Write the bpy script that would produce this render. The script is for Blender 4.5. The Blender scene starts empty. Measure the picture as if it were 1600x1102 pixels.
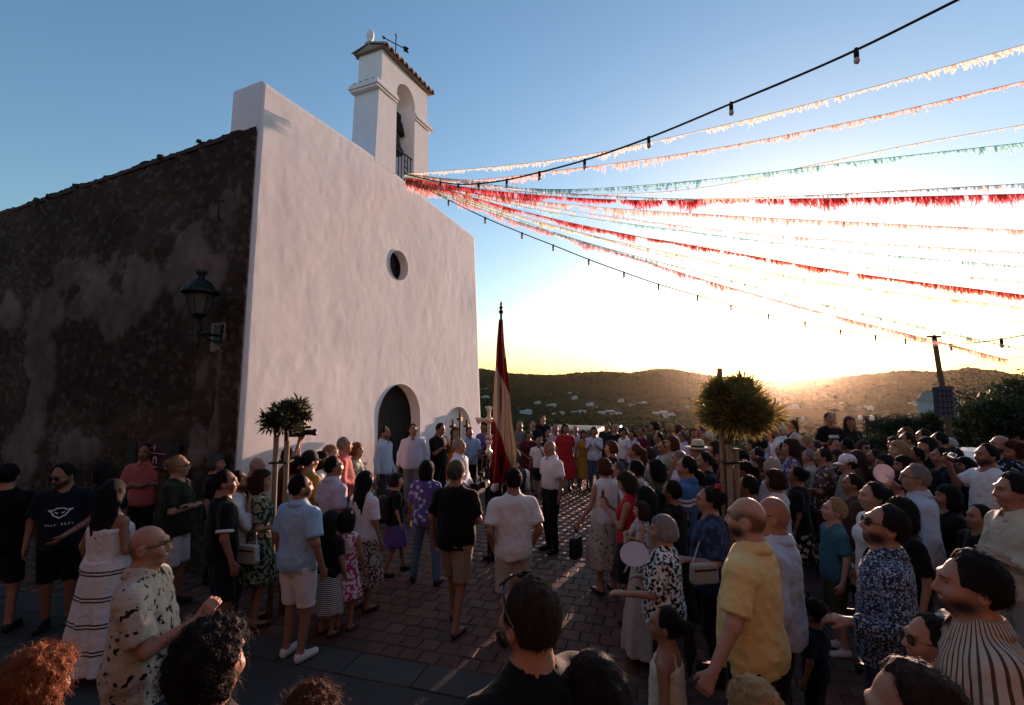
import bpy, bmesh, math, random
import numpy as np
from mathutils import Vector, Matrix

# ---------------------------------------------------------------- camera, sky, sun, exposure
SC = bpy.context.scene
COL = SC.collection
CAM_H = 2.58
FPX = 750.0                      # focal length in pixels of the 1600 px wide photograph
PITCH = math.atan(58.0 / FPX)
cam_d = bpy.data.cameras.new('camera')
cam_d.sensor_width = 36.0
cam_d.lens = 36.0 * FPX / 1600.0
cam_d.clip_start = 0.05
cam_d.clip_end = 20000.0
cam = bpy.data.objects.new('camera', cam_d)
COL.objects.link(cam)
cam.location = (0, 0, CAM_H)
cam.rotation_euler = (math.radians(90) + PITCH, 0, 0)
SC.camera = cam

SUN_AZ = math.atan2(1222 - 800, FPX)      # azimuth from +Y towards +X
SUN_EL = math.radians(4.7)
world = bpy.data.worlds.new('World')
SC.world = world
world.use_nodes = True
wn = world.node_tree.nodes
wl = world.node_tree.links
bg = wn['Background']
sky = wn.new('ShaderNodeTexSky')
sky.sky_type = 'NISHITA'
sky.sun_disc = False
sky.sun_elevation = SUN_EL
sky.sun_rotation = SUN_AZ
sky.altitude = 200
sky.air_density = 1.2
sky.dust_density = 0.95
sky.ozone_density = 2.8
wl.new(sky.outputs['Color'], bg.inputs['Color'])
bg.inputs['Strength'].default_value = 0.15

sun_d = bpy.data.lights.new('sun', 'SUN')
sun_d.energy = 3.9
sun_d.angle = math.radians(0.6)
sun_d.color = (1.0, 0.60, 0.45)
sun = bpy.data.objects.new('sun', sun_d)
COL.objects.link(sun)
SUN_DIR = Vector((math.sin(SUN_AZ) * math.cos(SUN_EL), math.cos(SUN_AZ) * math.cos(SUN_EL), math.sin(SUN_EL)))
sun.rotation_euler = SUN_DIR.to_track_quat('Z', 'Y').to_euler()

SC.view_settings.view_transform = 'Standard'
SC.view_settings.look = 'None'
SC.view_settings.gamma = 1.0
SC.view_settings.use_curve_mapping = False
SC.view_settings.exposure = 1.36
SC.render.engine = 'CYCLES'
SC.cycles.use_denoising = True
SC.cycles.max_bounces = 5
SC.cycles.diffuse_bounces = 3
SC.cycles.glossy_bounces = 2
SC.cycles.transmission_bounces = 4
SC.cycles.transparent_max_bounces = 8
SC.cycles.volume_bounces = 0
SC.cycles.sample_clamp_indirect = 4.0
SC.cycles.caustics_reflective = False
SC.cycles.caustics_refractive = False

# ---------------------------------------------------------------- helpers
_f = Vector((0, math.cos(PITCH), math.sin(PITCH)))
_u = Vector((0, -math.sin(PITCH), math.cos(PITCH)))
def at(px, py, d):
    """World point seen at photograph pixel (px, py), d metres in front of the viewer."""
    r = Vector(((px - 800) / FPX, 0, 0)) + _u * ((551 - py) / FPX) + _f
    return Vector((0, 0, CAM_H)) + r * (d / r.y)
def ground(px, py, z=0.0):
    r = Vector(((px - 800) / FPX, 0, 0)) + _u * ((551 - py) / FPX) + _f
    return Vector((0, 0, CAM_H)) + r * ((z - CAM_H) / r.z)

RS = np.random.RandomState(7)
random.seed(7)

def link(name, me, mat=None, parent=None, smooth=False):
    o = bpy.data.objects.new(name, me)
    COL.objects.link(o)
    if mat is not None and len(me.materials) == 0:
        me.materials.append(mat)
    if parent is not None:
        o.parent = parent
    if smooth and len(me.polygons):
        me.polygons.foreach_set('use_smooth', np.ones(len(me.polygons), bool))
    return o

def tag(o, label=None, cat=None, group=None, kind=None):
    if label: o['label'] = label
    if cat: o['category'] = cat
    if group: o['group'] = group
    if kind: o['kind'] = kind
    return o

def empty(name, loc=(0, 0, 0), rz=0.0, sc=1.0):
    o = bpy.data.objects.new(name, None)
    COL.objects.link(o)
    o.location = loc
    o.rotation_euler = (0, 0, rz)
    o.scale = (sc, sc, sc)
    o.empty_display_size = 0.1
    return o

def np_mesh(name, V, Fq):
    """Fast mesh from numpy arrays: V (n,3), Fq (m,3|4)."""
    me = bpy.data.meshes.new(name)
    V = np.asarray(V, np.float32); Fq = np.asarray(Fq, np.int32)
    k = Fq.shape[1]
    me.vertices.add(len(V)); me.vertices.foreach_set('co', V.ravel())
    me.loops.add(Fq.size); me.loops.foreach_set('vertex_index', Fq.ravel())
    me.polygons.add(len(Fq)); me.polygons.foreach_set('loop_start', np.arange(0, Fq.size, k, dtype=np.int32))
    me.update(calc_edges=True)
    return me

class MB:
    """Collects simple solids into one mesh."""
    def __init__(s): s.v = []; s.f = []
    def add(s, V, Fs):
        b = len(s.v)
        s.v.extend([tuple(p) for p in V]); s.f.extend([tuple(i + b for i in f) for f in Fs])
        return s
    def box(s, c, size, M=None, taper=1.0):
        x, y, z = size[0] / 2, size[1] / 2, size[2] / 2
        P = [(-x, -y, -z), (x, -y, -z), (x, y, -z), (-x, y, -z), (-x * taper, -y * taper, z), (x * taper, -y * taper, z), (x * taper, y * taper, z), (-x * taper, y * taper, z)]
        P = [Vector(p) for p in P]
        if M is not None: P = [M @ p for p in P]
        c = Vector(c)
        return s.add([p + c for p in P], [(0, 3, 2, 1), (4, 5, 6, 7), (0, 1, 5, 4), (1, 2, 6, 5), (2, 3, 7, 6), (3, 0, 4, 7)])
    def tube(s, pts, r, n=8, cap=True):
        pts = [Vector(p) for p in pts]
        rs = r if isinstance(r, (list, tuple)) else [r] * len(pts)
        b = len(s.v); k = len(pts)
        prev = None
        for i, p in enumerate(pts):
            t = (pts[min(i + 1, k - 1)] - pts[max(i - 1, 0)]).normalized()
            if prev is None:
                a = t.orthogonal().normalized()
            else:
                a = (prev - t * prev.dot(t)).normalized()
            prev = a
            bb = t.cross(a)
            for j in range(n):
                an = 2 * math.pi * j / n
                s.v.append(tuple(p + (a * math.cos(an) + bb * math.sin(an)) * rs[i]))
        for i in range(k - 1):
            for j in range(n):
                j2 = (j + 1) % n
                s.f.append((b + i * n + j, b + i * n + j2, b + (i + 1) * n + j2, b + (i + 1) * n + j))
        if cap:
            s.f.append(tuple(b + j for j in reversed(range(n))))
            s.f.append(tuple(b + (k - 1) * n + j for j in range(n)))
        return s
    def lathe(s, prof, c=(0, 0, 0), n=16, M=None):
        b = len(s.v); c = Vector(c)
        for (r, z) in prof:
            for j in range(n):
                an = 2 * math.pi * j / n
                p = Vector((r * math.cos(an), r * math.sin(an), z))
                if M is not None: p = M @ p
                s.v.append(tuple(p + c))
        for i in range(len(prof) - 1):
            for j in range(n):
                j2 = (j + 1) % n
                s.f.append((b + i * n + j, b + i * n + j2, b + (i + 1) * n + j2, b + (i + 1) * n + j))
        s.f.append(tuple(b + j for j in reversed(range(n))))
        s.f.append(tuple(b + (len(prof) - 1) * n + j for j in range(n)))
        return s
    def prism(s, outline, y0, y1, fn=None):
        """outline [(a,b)] extruded from y0 to y1; fn(a,y,b)->point."""
        n = len(outline); b = len(s.v)
        for y in (y0, y1):
            for (a, c) in outline:
                s.v.append(tuple(fn(a, y, c)) if fn else (a, y, c))
        s.f.append(tuple(b + i for i in range(n)))
        s.f.append(tuple(b + n + i for i in reversed(range(n))))
        for i in range(n):
            j = (i + 1) % n
            s.f.append((b + i, b + n + i, b + n + j, b + j))
        return s
    def mesh(s, name):
        me = bpy.data.meshes.new(name)
        me.from_pydata(s.v, [], s.f)
        bm = bmesh.new(); bm.from_mesh(me)
        bmesh.ops.recalc_face_normals(bm, faces=bm.faces)
        bm.to_mesh(me); bm.free()
        return me
    def build(s, name, mat, parent=None, smooth=False):
        return link(name, s.mesh(name), mat, parent, smooth)

def autosmooth(o, ang=40):
    me = o.data
    me.polygons.foreach_set('use_smooth', np.ones(len(me.polygons), bool))
    try:
        me.set_sharp_from_angle(angle=math.radians(ang))
    except Exception:
        pass
    return o

# value noise
_LAT = np.random.RandomState(11).rand(64, 64, 64).astype(np.float32)
def vnoise(x, y, z):
    x = np.asarray(x, np.float32); y = np.asarray(y, np.float32); z = np.asarray(z, np.float32)
    xi = np.floor(x).astype(int); yi = np.floor(y).astype(int); zi = np.floor(z).astype(int)
    fx = x - xi; fy = y - yi; fz = z - zi
    fx = fx * fx * (3 - 2 * fx); fy = fy * fy * (3 - 2 * fy); fz = fz * fz * (3 - 2 * fz)
    def L(a, b, c): return _LAT[(xi + a) & 63, (yi + b) & 63, (zi + c) & 63]
    r = 0
    for a in (0, 1):
        wa = fx if a else 1 - fx
        for b in (0, 1):
            wb = fy if b else 1 - fy
            for c in (0, 1):
                wc = fz if c else 1 - fz
                r = r + L(a, b, c) * wa * wb * wc
    return r * 2 - 1
def fbm(x, y, z, o=4, g=0.5):
    r = 0; a = 1.0; f = 1.0
    for i in range(o):
        r = r + a * vnoise(x * f + 17.3 * i, y * f + 5.1 * i, z * f + 9.7 * i); a *= g; f *= 2.03
    return r

# ---------------------------------------------------------------- materials
_MATS = {}
def lin(c):
    return tuple(((v / 255.0) / 12.92 if v / 255.0 <= 0.04045 else ((v / 255.0 + 0.055) / 1.055) ** 2.4) for v in c)
def mat(key, color=(0.5, 0.5, 0.5), rough=0.8, metal=0.0, var=0.12, scale=6.0, bump=0.0, bscale=40.0, spec=0.3, sheen=0.0, trans=0.0, attr=None, thin=0.0):
    if key in _MATS: return _MATS[key]
    m = bpy.data.materials.new(key); m.use_nodes = True
    nt = m.node_tree; N = nt.nodes; L = nt.links
    p = N['Principled BSDF']
    p.inputs['Roughness'].default_value = rough
    p.inputs['Metallic'].default_value = metal
    p.inputs['Specular IOR Level'].default_value = spec
    if sheen: p.inputs['Sheen Weight'].default_value = sheen
    tc = N.new('ShaderNodeTexCoord')
    nz = N.new('ShaderNodeTexNoise'); nz.inputs['Scale'].default_value = scale; nz.inputs['Detail'].default_value = 4
    L.new(tc.outputs['Object'], nz.inputs['Vector'])
    mx = N.new('ShaderNodeMix'); mx.data_type = 'RGBA'
    lo = tuple(max(0, c * (1 - var)) for c in color); hi = tuple(min(1, c * (1 + var)) for c in color)
    mx.inputs[6].default_value = (*lo, 1); mx.inputs[7].default_value = (*hi, 1)
    L.new(nz.outputs['Fac'], mx.inputs[0])
    out = mx.outputs[2]
    if attr:
        at_ = N.new('ShaderNodeVertexColor'); at_.layer_name = attr
        mm = N.new('ShaderNodeMix'); mm.data_type = 'RGBA'; mm.blend_type = 'MULTIPLY'; mm.inputs[0].default_value = 1
        L.new(out, mm.inputs[6]); L.new(at_.outputs['Color'], mm.inputs[7]); out = mm.outputs[2]
    L.new(out, p.inputs['Base Color'])
    if bump:
        nb = N.new('ShaderNodeTexNoise'); nb.inputs['Scale'].default_value = bscale; nb.inputs['Detail'].default_value = 5
        L.new(tc.outputs['Object'], nb.inputs['Vector'])
        bp = N.new('ShaderNodeBump'); bp.inputs['Strength'].default_value = bump; bp.inputs['Distance'].default_value = 0.02
        L.new(nb.outputs['Fac'], bp.inputs['Height']); L.new(bp.outputs['Normal'], p.inputs['Normal'])
    if trans:
        tr = N.new('ShaderNodeBsdfTranslucent'); L.new(out, tr.inputs['Color'])
        ms = N.new('ShaderNodeMixShader'); ms.inputs[0].default_value = trans
        L.new(p.outputs[0], ms.inputs[1]); L.new(tr.outputs[0], ms.inputs[2]); o_ = ms.outputs[0]
        if thin:
            tp = N.new('ShaderNodeBsdfTransparent'); m2 = N.new('ShaderNodeMixShader'); m2.inputs[0].default_value = thin
            L.new(o_, m2.inputs[1]); L.new(tp.outputs[0], m2.inputs[2]); o_ = m2.outputs[0]
        L.new(o_, N['Material Output'].inputs['Surface'])
    _MATS[key] = m
    return m
# ---------------------------------------------------------------- terrain
RIDGE = [(0, 575), (500, 572), (700, 578), (752, 580), (800, 588), (850, 590), (880, 590), (900, 587), (940, 585), (985, 588), (1020, 581), (1045, 580), (1080, 585), (1110, 590), (1160, 595), (1212, 599), (1250, 598), (1300, 595), (1350, 590), (1420, 583), (1460, 586), (1500, 582), (1520, 579), (1560, 585), (1600, 593), (1750, 588), (2200, 592)]
R_RIDGE = 1900.0
def terrain_z(az, r):
    """Height of the land at azimuth az (from +Y towards +X) and distance r."""
    px = 800 + FPX * np.tan(np.clip(az, -1.15, 1.15))
    yp = np.interp(px, [p[0] for p in RIDGE], [p[1] for p in RIDGE])
    front = np.clip((np.cos(az) - 0.25) / 0.3, 0, 1)
    zr = CAM_H + (609 - yp) / FPX * R_RIDGE * np.cos(az) * front + (1 - front) * 20
    x = r * np.sin(az); y = r * np.cos(az)
    drop = np.interp(r, [0, 24, 34, 70, 200, 420, 650], [-0.03, -0.03, -0.9, -6, -22, -34, -36])
    t = np.clip((r - 650) / (R_RIDGE - 650), 0, 1)
    rise = t ** 1.25 * (0.5 + 0.5 * t)
    z = drop * (1 - rise) + zr * rise
    fall = np.clip((r - R_RIDGE) / 1500, 0, 1)
    z = z - fall * 60
    amp = np.clip((r - 120) / 900, 0, 1) * (1 - 0.92 * np.clip(1 - np.abs(r - R_RIDGE) / 260, 0, 1))
    z = z + amp * 20 * fbm(x / 340.0, y / 340.0, 0 * x + 3.3, 3)
    return z
NA = 360
RR = np.concatenate([[0.01], np.linspace(4, 34, 9), np.geomspace(42, 1700, 42), np.linspace(1740, 2060, 12), np.geomspace(2200, 6500, 8)])
AZ = np.concatenate([np.linspace(-1.05, 1.05, 260), np.linspace(1.05, 2 * math.pi - 1.05, 80)[1:-1]])
NA = len(AZ)
aa, rr = np.meshgrid(AZ, RR, indexing='ij')
zz = terrain_z(np.where(aa > math.pi, aa - 2 * math.pi, aa), rr)
Vt = np.stack([rr * np.sin(aa), rr * np.cos(aa), zz], -1).reshape(-1, 3)
ii, jj = np.meshgrid(np.arange(NA), np.arange(len(RR) - 1), indexing='ij')
nR = len(RR)
Ft = np.stack([ii * nR + jj, ii * nR + jj + 1, ((ii + 1) % NA) * nR + jj + 1, ((ii + 1) % NA) * nR + jj], -1).reshape(-1, 4)
m_land = mat('land', (0.013, 0.024, 0.011), 1.0, var=0.5, scale=0.02, spec=0.0)
terr = link('ground', np_mesh('ground', Vt, Ft[:, ::-1]), m_land, smooth=True)
tag(terr, kind='structure')

# woods on the hillsides: tens of thousands of low crowns, one mass
def forest():
    n = 17000
    az = RS.uniform(-0.28, 0.92, n); r = 150 + 1800 * RS.rand(n) ** 0.8
    dens = fbm(r * np.sin(az) / 120.0, r * np.cos(az) / 120.0, np.full(n, 1.7), 3)
    keep = (dens > -0.25) | (r > 1250)
    az, r = az[keep], r[keep]
    ne = 2600
    az = np.concatenate([az, RS.uniform(-0.25, 0.9, ne)]); r = np.concatenate([r, R_RIDGE + RS.uniform(-60, 10, ne)])
    z = terrain_z(az, r)
    n = len(az)
    ico = bmesh.new(); bmesh.ops.create_icosphere(ico, subdivisions=1, radius=1.0)
    iv = np.array([v.co for v in ico.verts], np.float32); fi = np.array([[v.index for v in f.verts] for f in ico.faces]); ico.free()
    sz = RS.uniform(2.6, 6.5, n) * np.clip(r / 900, 0.5, 1.6)
    V = iv[None] * (1 + RS.uniform(-0.35, 0.35, (n, len(iv), 1)))
    V = V * sz[:, None, None] * np.array([1, 1, 0.85])
    V[..., 0] += (r * np.sin(az))[:, None]; V[..., 1] += (r * np.cos(az))[:, None]; V[..., 2] += (z + sz * 0.35)[:, None]
    Fa = fi[None] + (np.arange(n) * len(iv))[:, None, None]
    o = link('distant_woodland', np_mesh('woods', V.reshape(-1, 3), Fa.reshape(-1, 3)), mat('woods', (0.011, 0.023, 0.009), 1.0, var=0.5, scale=0.03, spec=0.0))
    tag(o, 'dark pine woodland covering the far hillsides below the sunset sky', 'woodland', kind='stuff')
forest()

# ---------------------------------------------------------------- church
CO = at(378, 609, 6.82); CO.z = 0
CR = at(750, 609, 13.64); CR.z = 0
CE = (CR - CO); CW = CE.length; CE.normalize()
CRZ = math.atan2(CE.y, CE.x)
CM = Matrix.Translation(CO) @ Matrix.Rotation(CRZ, 4, 'Z')
CMI = CM.inverted()
church = empty('church', CO, CRZ)
tag(church, 'whitewashed village church with plain facade, stone side wall and rooftop bell gable', 'church')

def uL(z): return 0.0252 * (z - 2.58)
def uR(z): return CW - 0.086 * (z - 2.58)
def ztop(a): return np.interp(a, [0, 0.38, 0.64, 1.0], [7.257, 7.27, 7.09, 6.90])

def lime_material():
    m = bpy.data.materials.new('limewash'); m.use_nodes = True
    N = m.node_tree.nodes; L = m.node_tree.links; p = N['Principled BSDF']
    p.inputs['Roughness'].default_value = 0.9; p.inputs['Specular IOR Level'].default_value = 0.15
    tc = N.new('ShaderNodeTexCoord')
    n1 = N.new('ShaderNodeTexNoise'); n1.inputs['Scale'].default_value = 0.9; n1.inputs['Detail'].default_value = 6
    mp = N.new('ShaderNodeMapping'); mp.inputs['Scale'].default_value = (2.4, 2.4, 1.5)
    n2 = N.new('ShaderNodeTexNoise'); n2.inputs['Scale'].default_value = 2.2; n2.inputs['Detail'].default_value = 6
    L.new(tc.outputs['Object'], n1.inputs['Vector']); L.new(tc.outputs['Object'], mp.inputs['Vector']); L.new(mp.outputs[0], n2.inputs['Vector'])
    ad = N.new('ShaderNodeMath'); ad.operation = 'MULTIPLY'; L.new(n1.outputs['Fac'], ad.inputs[0]); L.new(n2.outputs['Fac'], ad.inputs[1])
    cr = N.new('ShaderNodeValToRGB')
    cr.color_ramp.elements[0].position = 0.1; cr.color_ramp.elements[0].color = (0.80, 0.785, 0.775, 1)
    cr.color_ramp.elements[1].position = 0.36; cr.color_ramp.elements[1].color = (0.88, 0.87, 0.86, 1)
    L.new(ad.outputs[0], cr.inputs[0]); L.new(cr.outputs[0], p.inputs['Base Color'])
    nb = N.new('ShaderNodeTexNoise'); nb.inputs['Scale'].default_value = 9; nb.inputs['Detail'].default_value = 6; nb.inputs['Roughness'].default_value = 0.6
    nb2 = N.new('ShaderNodeTexNoise'); nb2.inputs['Scale'].default_value = 5; nb2.inputs['Detail'].default_value = 3
    L.new(tc.outputs['Object'], nb.inputs['Vector']); L.new(mp.outputs[0], nb2.inputs['Vector'])
    b1 = N.new('ShaderNodeBump'); b1.inputs['Strength'].default_value = 0.13; b1.inputs['Distance'].default_value = 0.012
    b2 = N.new('ShaderNodeBump'); b2.inputs['Strength'].default_value = 0.05; b2.inputs['Distance'].default_value = 0.03
    L.new(nb.outputs['Fac'], b1.inputs['Height']); L.new(nb2.outputs['Fac'], b2.inputs['Height']); L.new(b1.outputs[0], b2.inputs['Normal'])
    L.new(b2.outputs[0], p.inputs['Normal'])
    return m
M_LIME = lime_material()
M_IRON = mat('iron', (0.012, 0.012, 0.013), 0.5, metal=0.6, var=0.3)
M_VOID = mat('dark_wood_and_shade', (0.007, 0.005, 0.004), 0.75, var=0.4, scale=3)  # dark wood; on the church door its near-black stands in for interior shade

DOOR = (3.71, 0.735, 1.965)       # centre u, radius, spring height
WIN = (3.57, 5.23, 0.32)
# niche behind the crosses
def u_of_px(px, z=2.58):
    # position along the facade seen at photograph column px
    k = (px - 800) / FPX
    return (k * CO.y - CO.x) / (CE.x - k * CE.y)
NU0, NU1 = u_of_px(695), u_of_px(736)
NICHE = ((NU0 + NU1) / 2, (NU1 - NU0) / 2, 1.45)
def arch_sdf(u, z, A):
    c, r, zs = A
    d_low = np.maximum(np.abs(u - c) - r, -(z - 0.0) - 1)
    d_up = np.hypot(u - c, z - zs) - r
    return np.where(z > zs, d_up, d_low)
def hole_sdf(u, z):
    d = np.minimum(arch_sdf(u, z, DOOR), np.hypot(u - WIN[0], z - WIN[1]) - WIN[2])
    return np.minimum(d, arch_sdf(u, z, NICHE))
def facade():
    nu, nz = 190, 190
    a = np.linspace(0, 1, nu + 1); c = np.linspace(0, 1, nz + 1)
    A, C = np.meshgrid(a, c, indexing='ij')
    Z = C * ztop(A); U = uL(Z) + (uR(Z) - uL(Z)) * A
    cell = 0.042
    for _ in range(3):
        s = hole_sdf(U, Z); h = 1e-3
        gx = (hole_sdf(U + h, Z) - s) / h; gz = (hole_sdf(U, Z + h) - s) / h
        g = np.maximum(np.hypot(gx, gz), 1e-6)
        k = (np.abs(s) < cell * 0.62) & (Z > 0.05)
        U = np.where(k, U - s * gx / g, U); Z = np.where(k, Z - s * gz / g, Z)
    D = 0.006 * fbm(U * 0.8, Z * 0.8, 0 * U, 2) + 0.0016 * fbm(U * 4.5, Z * 3, 0 * U + 4, 2) + 0.0009 * fbm(U * 11, Z * 8, 0 * U + 8, 2)
    edge = np.minimum(np.minimum(A, 1 - A), 1 - C)
    Y = -D * np.clip(edge / 0.01, 0.2, 1) + 0.03 * (edge < 0.004)
    idx = np.arange((nu + 1) * (nz + 1)).reshape(nu + 1, nz + 1)
    Fq = np.stack([idx[:-1, :-1], idx[1:, :-1], idx[1:, 1:], idx[:-1, 1:]], -1).reshape(-1, 4)
    Uc = U.ravel()[Fq].mean(1); Zc = Z.ravel()[Fq].mean(1)
    Fq = Fq[hole_sdf(Uc, Zc) > 0]
    o = link('facade', np_mesh('facade', np.stack([U, Y, Z], -1).reshape(-1, 3), Fq), M_LIME, church, smooth=True)
    return o
facade_o = facade()
# core of the front wall behind the plaster skin: left and right cheeks, top and back
b = MB()
T = 0.63
ua = [0, .1, .2, .3, .38, .5, .64, .8, 1.0]
ring = []
for y in (0.02, T):
    row = [(uL(0), y, 0)] + [(float(uL(ztop(q)) + (uR(ztop(q)) - uL(ztop(q))) * q), y, float(ztop(q)) - (0.012 if y < 0.1 else 0.03)) for q in ua] + [(uR(0), y, 0)]
    ring.append(row)
n = len(ring[0])
b.add(ring[0] + ring[1], [(i, i + 1, n + i + 1, n + i) for i in range(n - 1)] + [tuple(range(n, 2 * n))])
b.build('wall_core', M_LIME, church)
def arch_outline(A, k=20, z0=0.0):
    c, r, zs = A
    return [(c - r, z0)] + [(c - r * math.cos(math.pi * i / k), zs + r * math.sin(math.pi * i / k)) for i in range(k + 1)] + [(c + r, z0)]
def reveal(name, pts, y0, y1, closed=False):
    b = MB(); n = len(pts)
    b.add([(u, y0, z) for u, z in pts] + [(u, y1, z) for u, z in pts], [(i, (i + 1) % n, n + (i + 1) % n, n + i) for i in range(n if closed else n - 1)])
    return autosmooth(b.build(name, M_LIME, church))
reveal('door_reveal', arch_outline(DOOR), -0.012, 0.25)
reveal('niche_reveal', arch_outline(NICHE), -0.012, 0.16)
wpts = [(WIN[0] + WIN[2] * math.cos(2 * math.pi * i / 32), WIN[1] + WIN[2] * math.sin(2 * math.pi * i / 32)) for i in range(32)]
reveal('window_reveal', wpts, -0.012, 0.24, True)
MB().add([(u, 0.16, z) for u, z in arch_outline(NICHE)], [tuple(range(len(arch_outline(NICHE))))]).build('niche_back', M_LIME, church)
# door: sheet and planks, coloured near-black for the shade inside the open church
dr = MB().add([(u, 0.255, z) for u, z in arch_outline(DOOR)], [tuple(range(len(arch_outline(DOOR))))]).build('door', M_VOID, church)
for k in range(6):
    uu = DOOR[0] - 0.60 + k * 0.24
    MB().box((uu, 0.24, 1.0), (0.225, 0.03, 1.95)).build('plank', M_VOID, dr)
MB().tube([(DOOR[0] + 0.08, 0.22, 1.0), (DOOR[0] + 0.08, 0.19, 0.98), (DOOR[0] + 0.08, 0.22, 0.94)], 0.012).build('handle', M_IRON, dr)
MB().box((DOOR[0], -0.16, 0.05), (2.0, 0.30, 0.10)).build('doorstep', mat('step_stone', (0.16, 0.14, 0.12), 0.9, bump=0.4), church)
rw = MB().add([(u, 0.23, z) for u, z in wpts], [tuple(range(32))]).build('round_window', mat('window_glass', (0.006, 0.006, 0.007), 0.35, var=0.2), church)
MB().tube([(u, 0.215, z) for u, z in wpts + wpts[:1]], 0.025, 6, False).build('frame', M_VOID, rw)
MB().box((WIN[0], 0.215, WIN[1]), (0.025, 0.02, 0.6)).build('glazing_bar', M_VOID, rw)
MB().box((WIN[0], 0.208, WIN[1]), (0.6, 0.02, 0.025)).build('glazing_bar', M_VOID, rw)

# side wall of rubble with plaster remnants
def worley(x, y, f):
    x = x * f; y = y * f
    xi = np.floor(x).astype(int); yi = np.floor(y).astype(int)
    d1 = np.full(x.shape, 9.0); d2 = d1.copy(); cid = np.zeros(x.shape)
    for a in (-1, 0, 1):
        for b_ in (-1, 0, 1):
            cx = xi + a; cy = yi + b_
            rx = _LAT[cx & 63, cy & 63, 3]; ry = _LAT[cx & 63, cy & 63, 21]; ri = _LAT[cx & 63, cy & 63, 40]
            d = np.hypot(cx + rx - x, (cy + ry - y))
            new = d < d1
            d2 = np.where(new, d1, np.minimum(d2, d)); cid = np.where(new, ri, cid); d1 = np.where(new, d, d1)
    return d1, d2, cid
def side_pt(px, py):
    r = at(px, py, 1.0) - Vector((0, 0, CAM_H)); k_ = (CO.x * CE.x + CO.y * CE.y) / (r.x * CE.x + r.y * CE.y)
    q_ = CMI @ (Vector((0, 0, CAM_H)) + r * k_)
    return q_.y, q_.z
def side_wall():
    L_, st = 11.0, 0.036
    y = np.arange(0.0, L_, st); nz = 180
    Y, C = np.meshgrid(y, np.linspace(0, 1, nz), indexing='ij')
    top = 6.53 + 0.022 * fbm(Y * 1.5, 0 * Y, 0 * Y, 5, .6) - 0.028 * Y
    Z = C * top
    # plaster remnants, given as blobs (column, row, radius along, radius up)
    blobs = [(150, 480, 1.3, .55), (230, 440, 1.1, .6), (130, 700, .8, .35), (80, 500, .8, .5), (300, 400, .75, .62), (350, 330, .45, .6), (60, 640, .36, 1.2), (78, 560, .36, .7), (40, 720, .5, .6), (15, 500, .5, .4), (322, 590, .15, .22), (345, 620, .05, .7), (342, 690, .1, .4), (318, 700, .2, .25), (196, 520, .05, .1), (372, 300, .12, .3), (120, 430, .6, .35)]
    pl = np.full(Y.shape, -9.0)
    for (px, py, ra, rz_) in blobs:
        t0, z0 = side_pt(px, py)
        pl = np.maximum(pl, 1 - np.hypot((Y - t0) / ra, (Z - z0) / rz_))
    pl = pl + 0.55 * fbm(Y * 1.6, Z * 1.6, 0 * Y + 2, 6, .6) - 0.05
    P = np.clip(pl * 4 + 0.5, 0, 1) * (0.82 + 0.18 * np.clip(fbm(Y * 5, Z * 5, 0 * Y + 6, 4) * 2, -1, 1))
    d1, d2, cid = worley(Y + 0.1 * fbm(Y * 3, Z * 3, 0 * Y, 2), Z * 1.35, 7.5)
    e1, e2, cid2 = worley(Y + 3.1, Z * 1.2 + 5, 11.0)
    stone = np.clip((d2 - d1) * 2.6, 0, 1) * (0.010 + 0.020 * cid) + np.clip((e2 - e1) * 2, 0, 1) * 0.010 * cid2 + 0.016 * fbm(Y * 8, Z * 8, 0 * Y, 3)
    flat = 0.045 + 0.012 * fbm(Y * 1.2, Z * 1.2, 0 * Y, 3)
    D = stone * (1 - P) + flat * P
    D = 0.02 + np.maximum(D, 0)
    X = uL(Z) - D
    idx = np.arange(Y.size).reshape(Y.shape)
    Fq = np.stack([idx[:-1, :-1], idx[:-1, 1:], idx[1:, 1:], idx[1:, :-1]], -1).reshape(-1, 4)
    me = np_mesh('side_wall', np.stack([X, Y + 0.02, Z], -1).reshape(-1, 3), Fq)
    lich = np.clip(0.5 + 0.9 * fbm(Y * 1.1, Z * 1.1, 0 * Y + 9, 4), 0, 1)
    mort = 1 - np.clip((d2 - d1) * 5, 0, 1)
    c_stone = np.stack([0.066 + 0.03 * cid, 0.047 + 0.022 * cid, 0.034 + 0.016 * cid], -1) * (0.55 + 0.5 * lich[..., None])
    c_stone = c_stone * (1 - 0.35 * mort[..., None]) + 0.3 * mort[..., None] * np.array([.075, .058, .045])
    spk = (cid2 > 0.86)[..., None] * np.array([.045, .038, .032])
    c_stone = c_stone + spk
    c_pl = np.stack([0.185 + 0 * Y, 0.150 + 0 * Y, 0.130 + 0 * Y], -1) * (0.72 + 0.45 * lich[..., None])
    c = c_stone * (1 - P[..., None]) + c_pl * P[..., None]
    ca = me.color_attributes.new('tint', 'FLOAT_COLOR', 'POINT')
    ca.data.foreach_set('color', np.concatenate([c, np.ones(c.shape[:2] + (1,))], -1).astype(np.float32).ravel())
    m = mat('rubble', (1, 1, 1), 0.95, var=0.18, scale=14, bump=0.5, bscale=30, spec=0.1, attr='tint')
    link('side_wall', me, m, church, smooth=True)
    # wall top, rear and body behind
    b = MB()
    b.box((CW / 2, 11.6, 3.1), (CW - 0.5, 22, 6.2))
    b.build('nave', mat('nave_stone', (0.14, 0.12, 0.1), 0.95), church)
    b = MB(); b.add([(x_, y_, 6.50 - .028 * y_ + dz_) for x_ in (.04, .7) for y_ in (.64, 11.0) for dz_ in (-.06, .0)], [(0, 1, 3, 2), (4, 6, 7, 5), (0, 4, 5, 1), (2, 3, 7, 6), (1, 5, 7, 3), (0, 2, 6, 4)]); b.build('wall_coping', mat('coping', (0.06, 0.045, 0.035), 0.95, bump=0.6), church)
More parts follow.
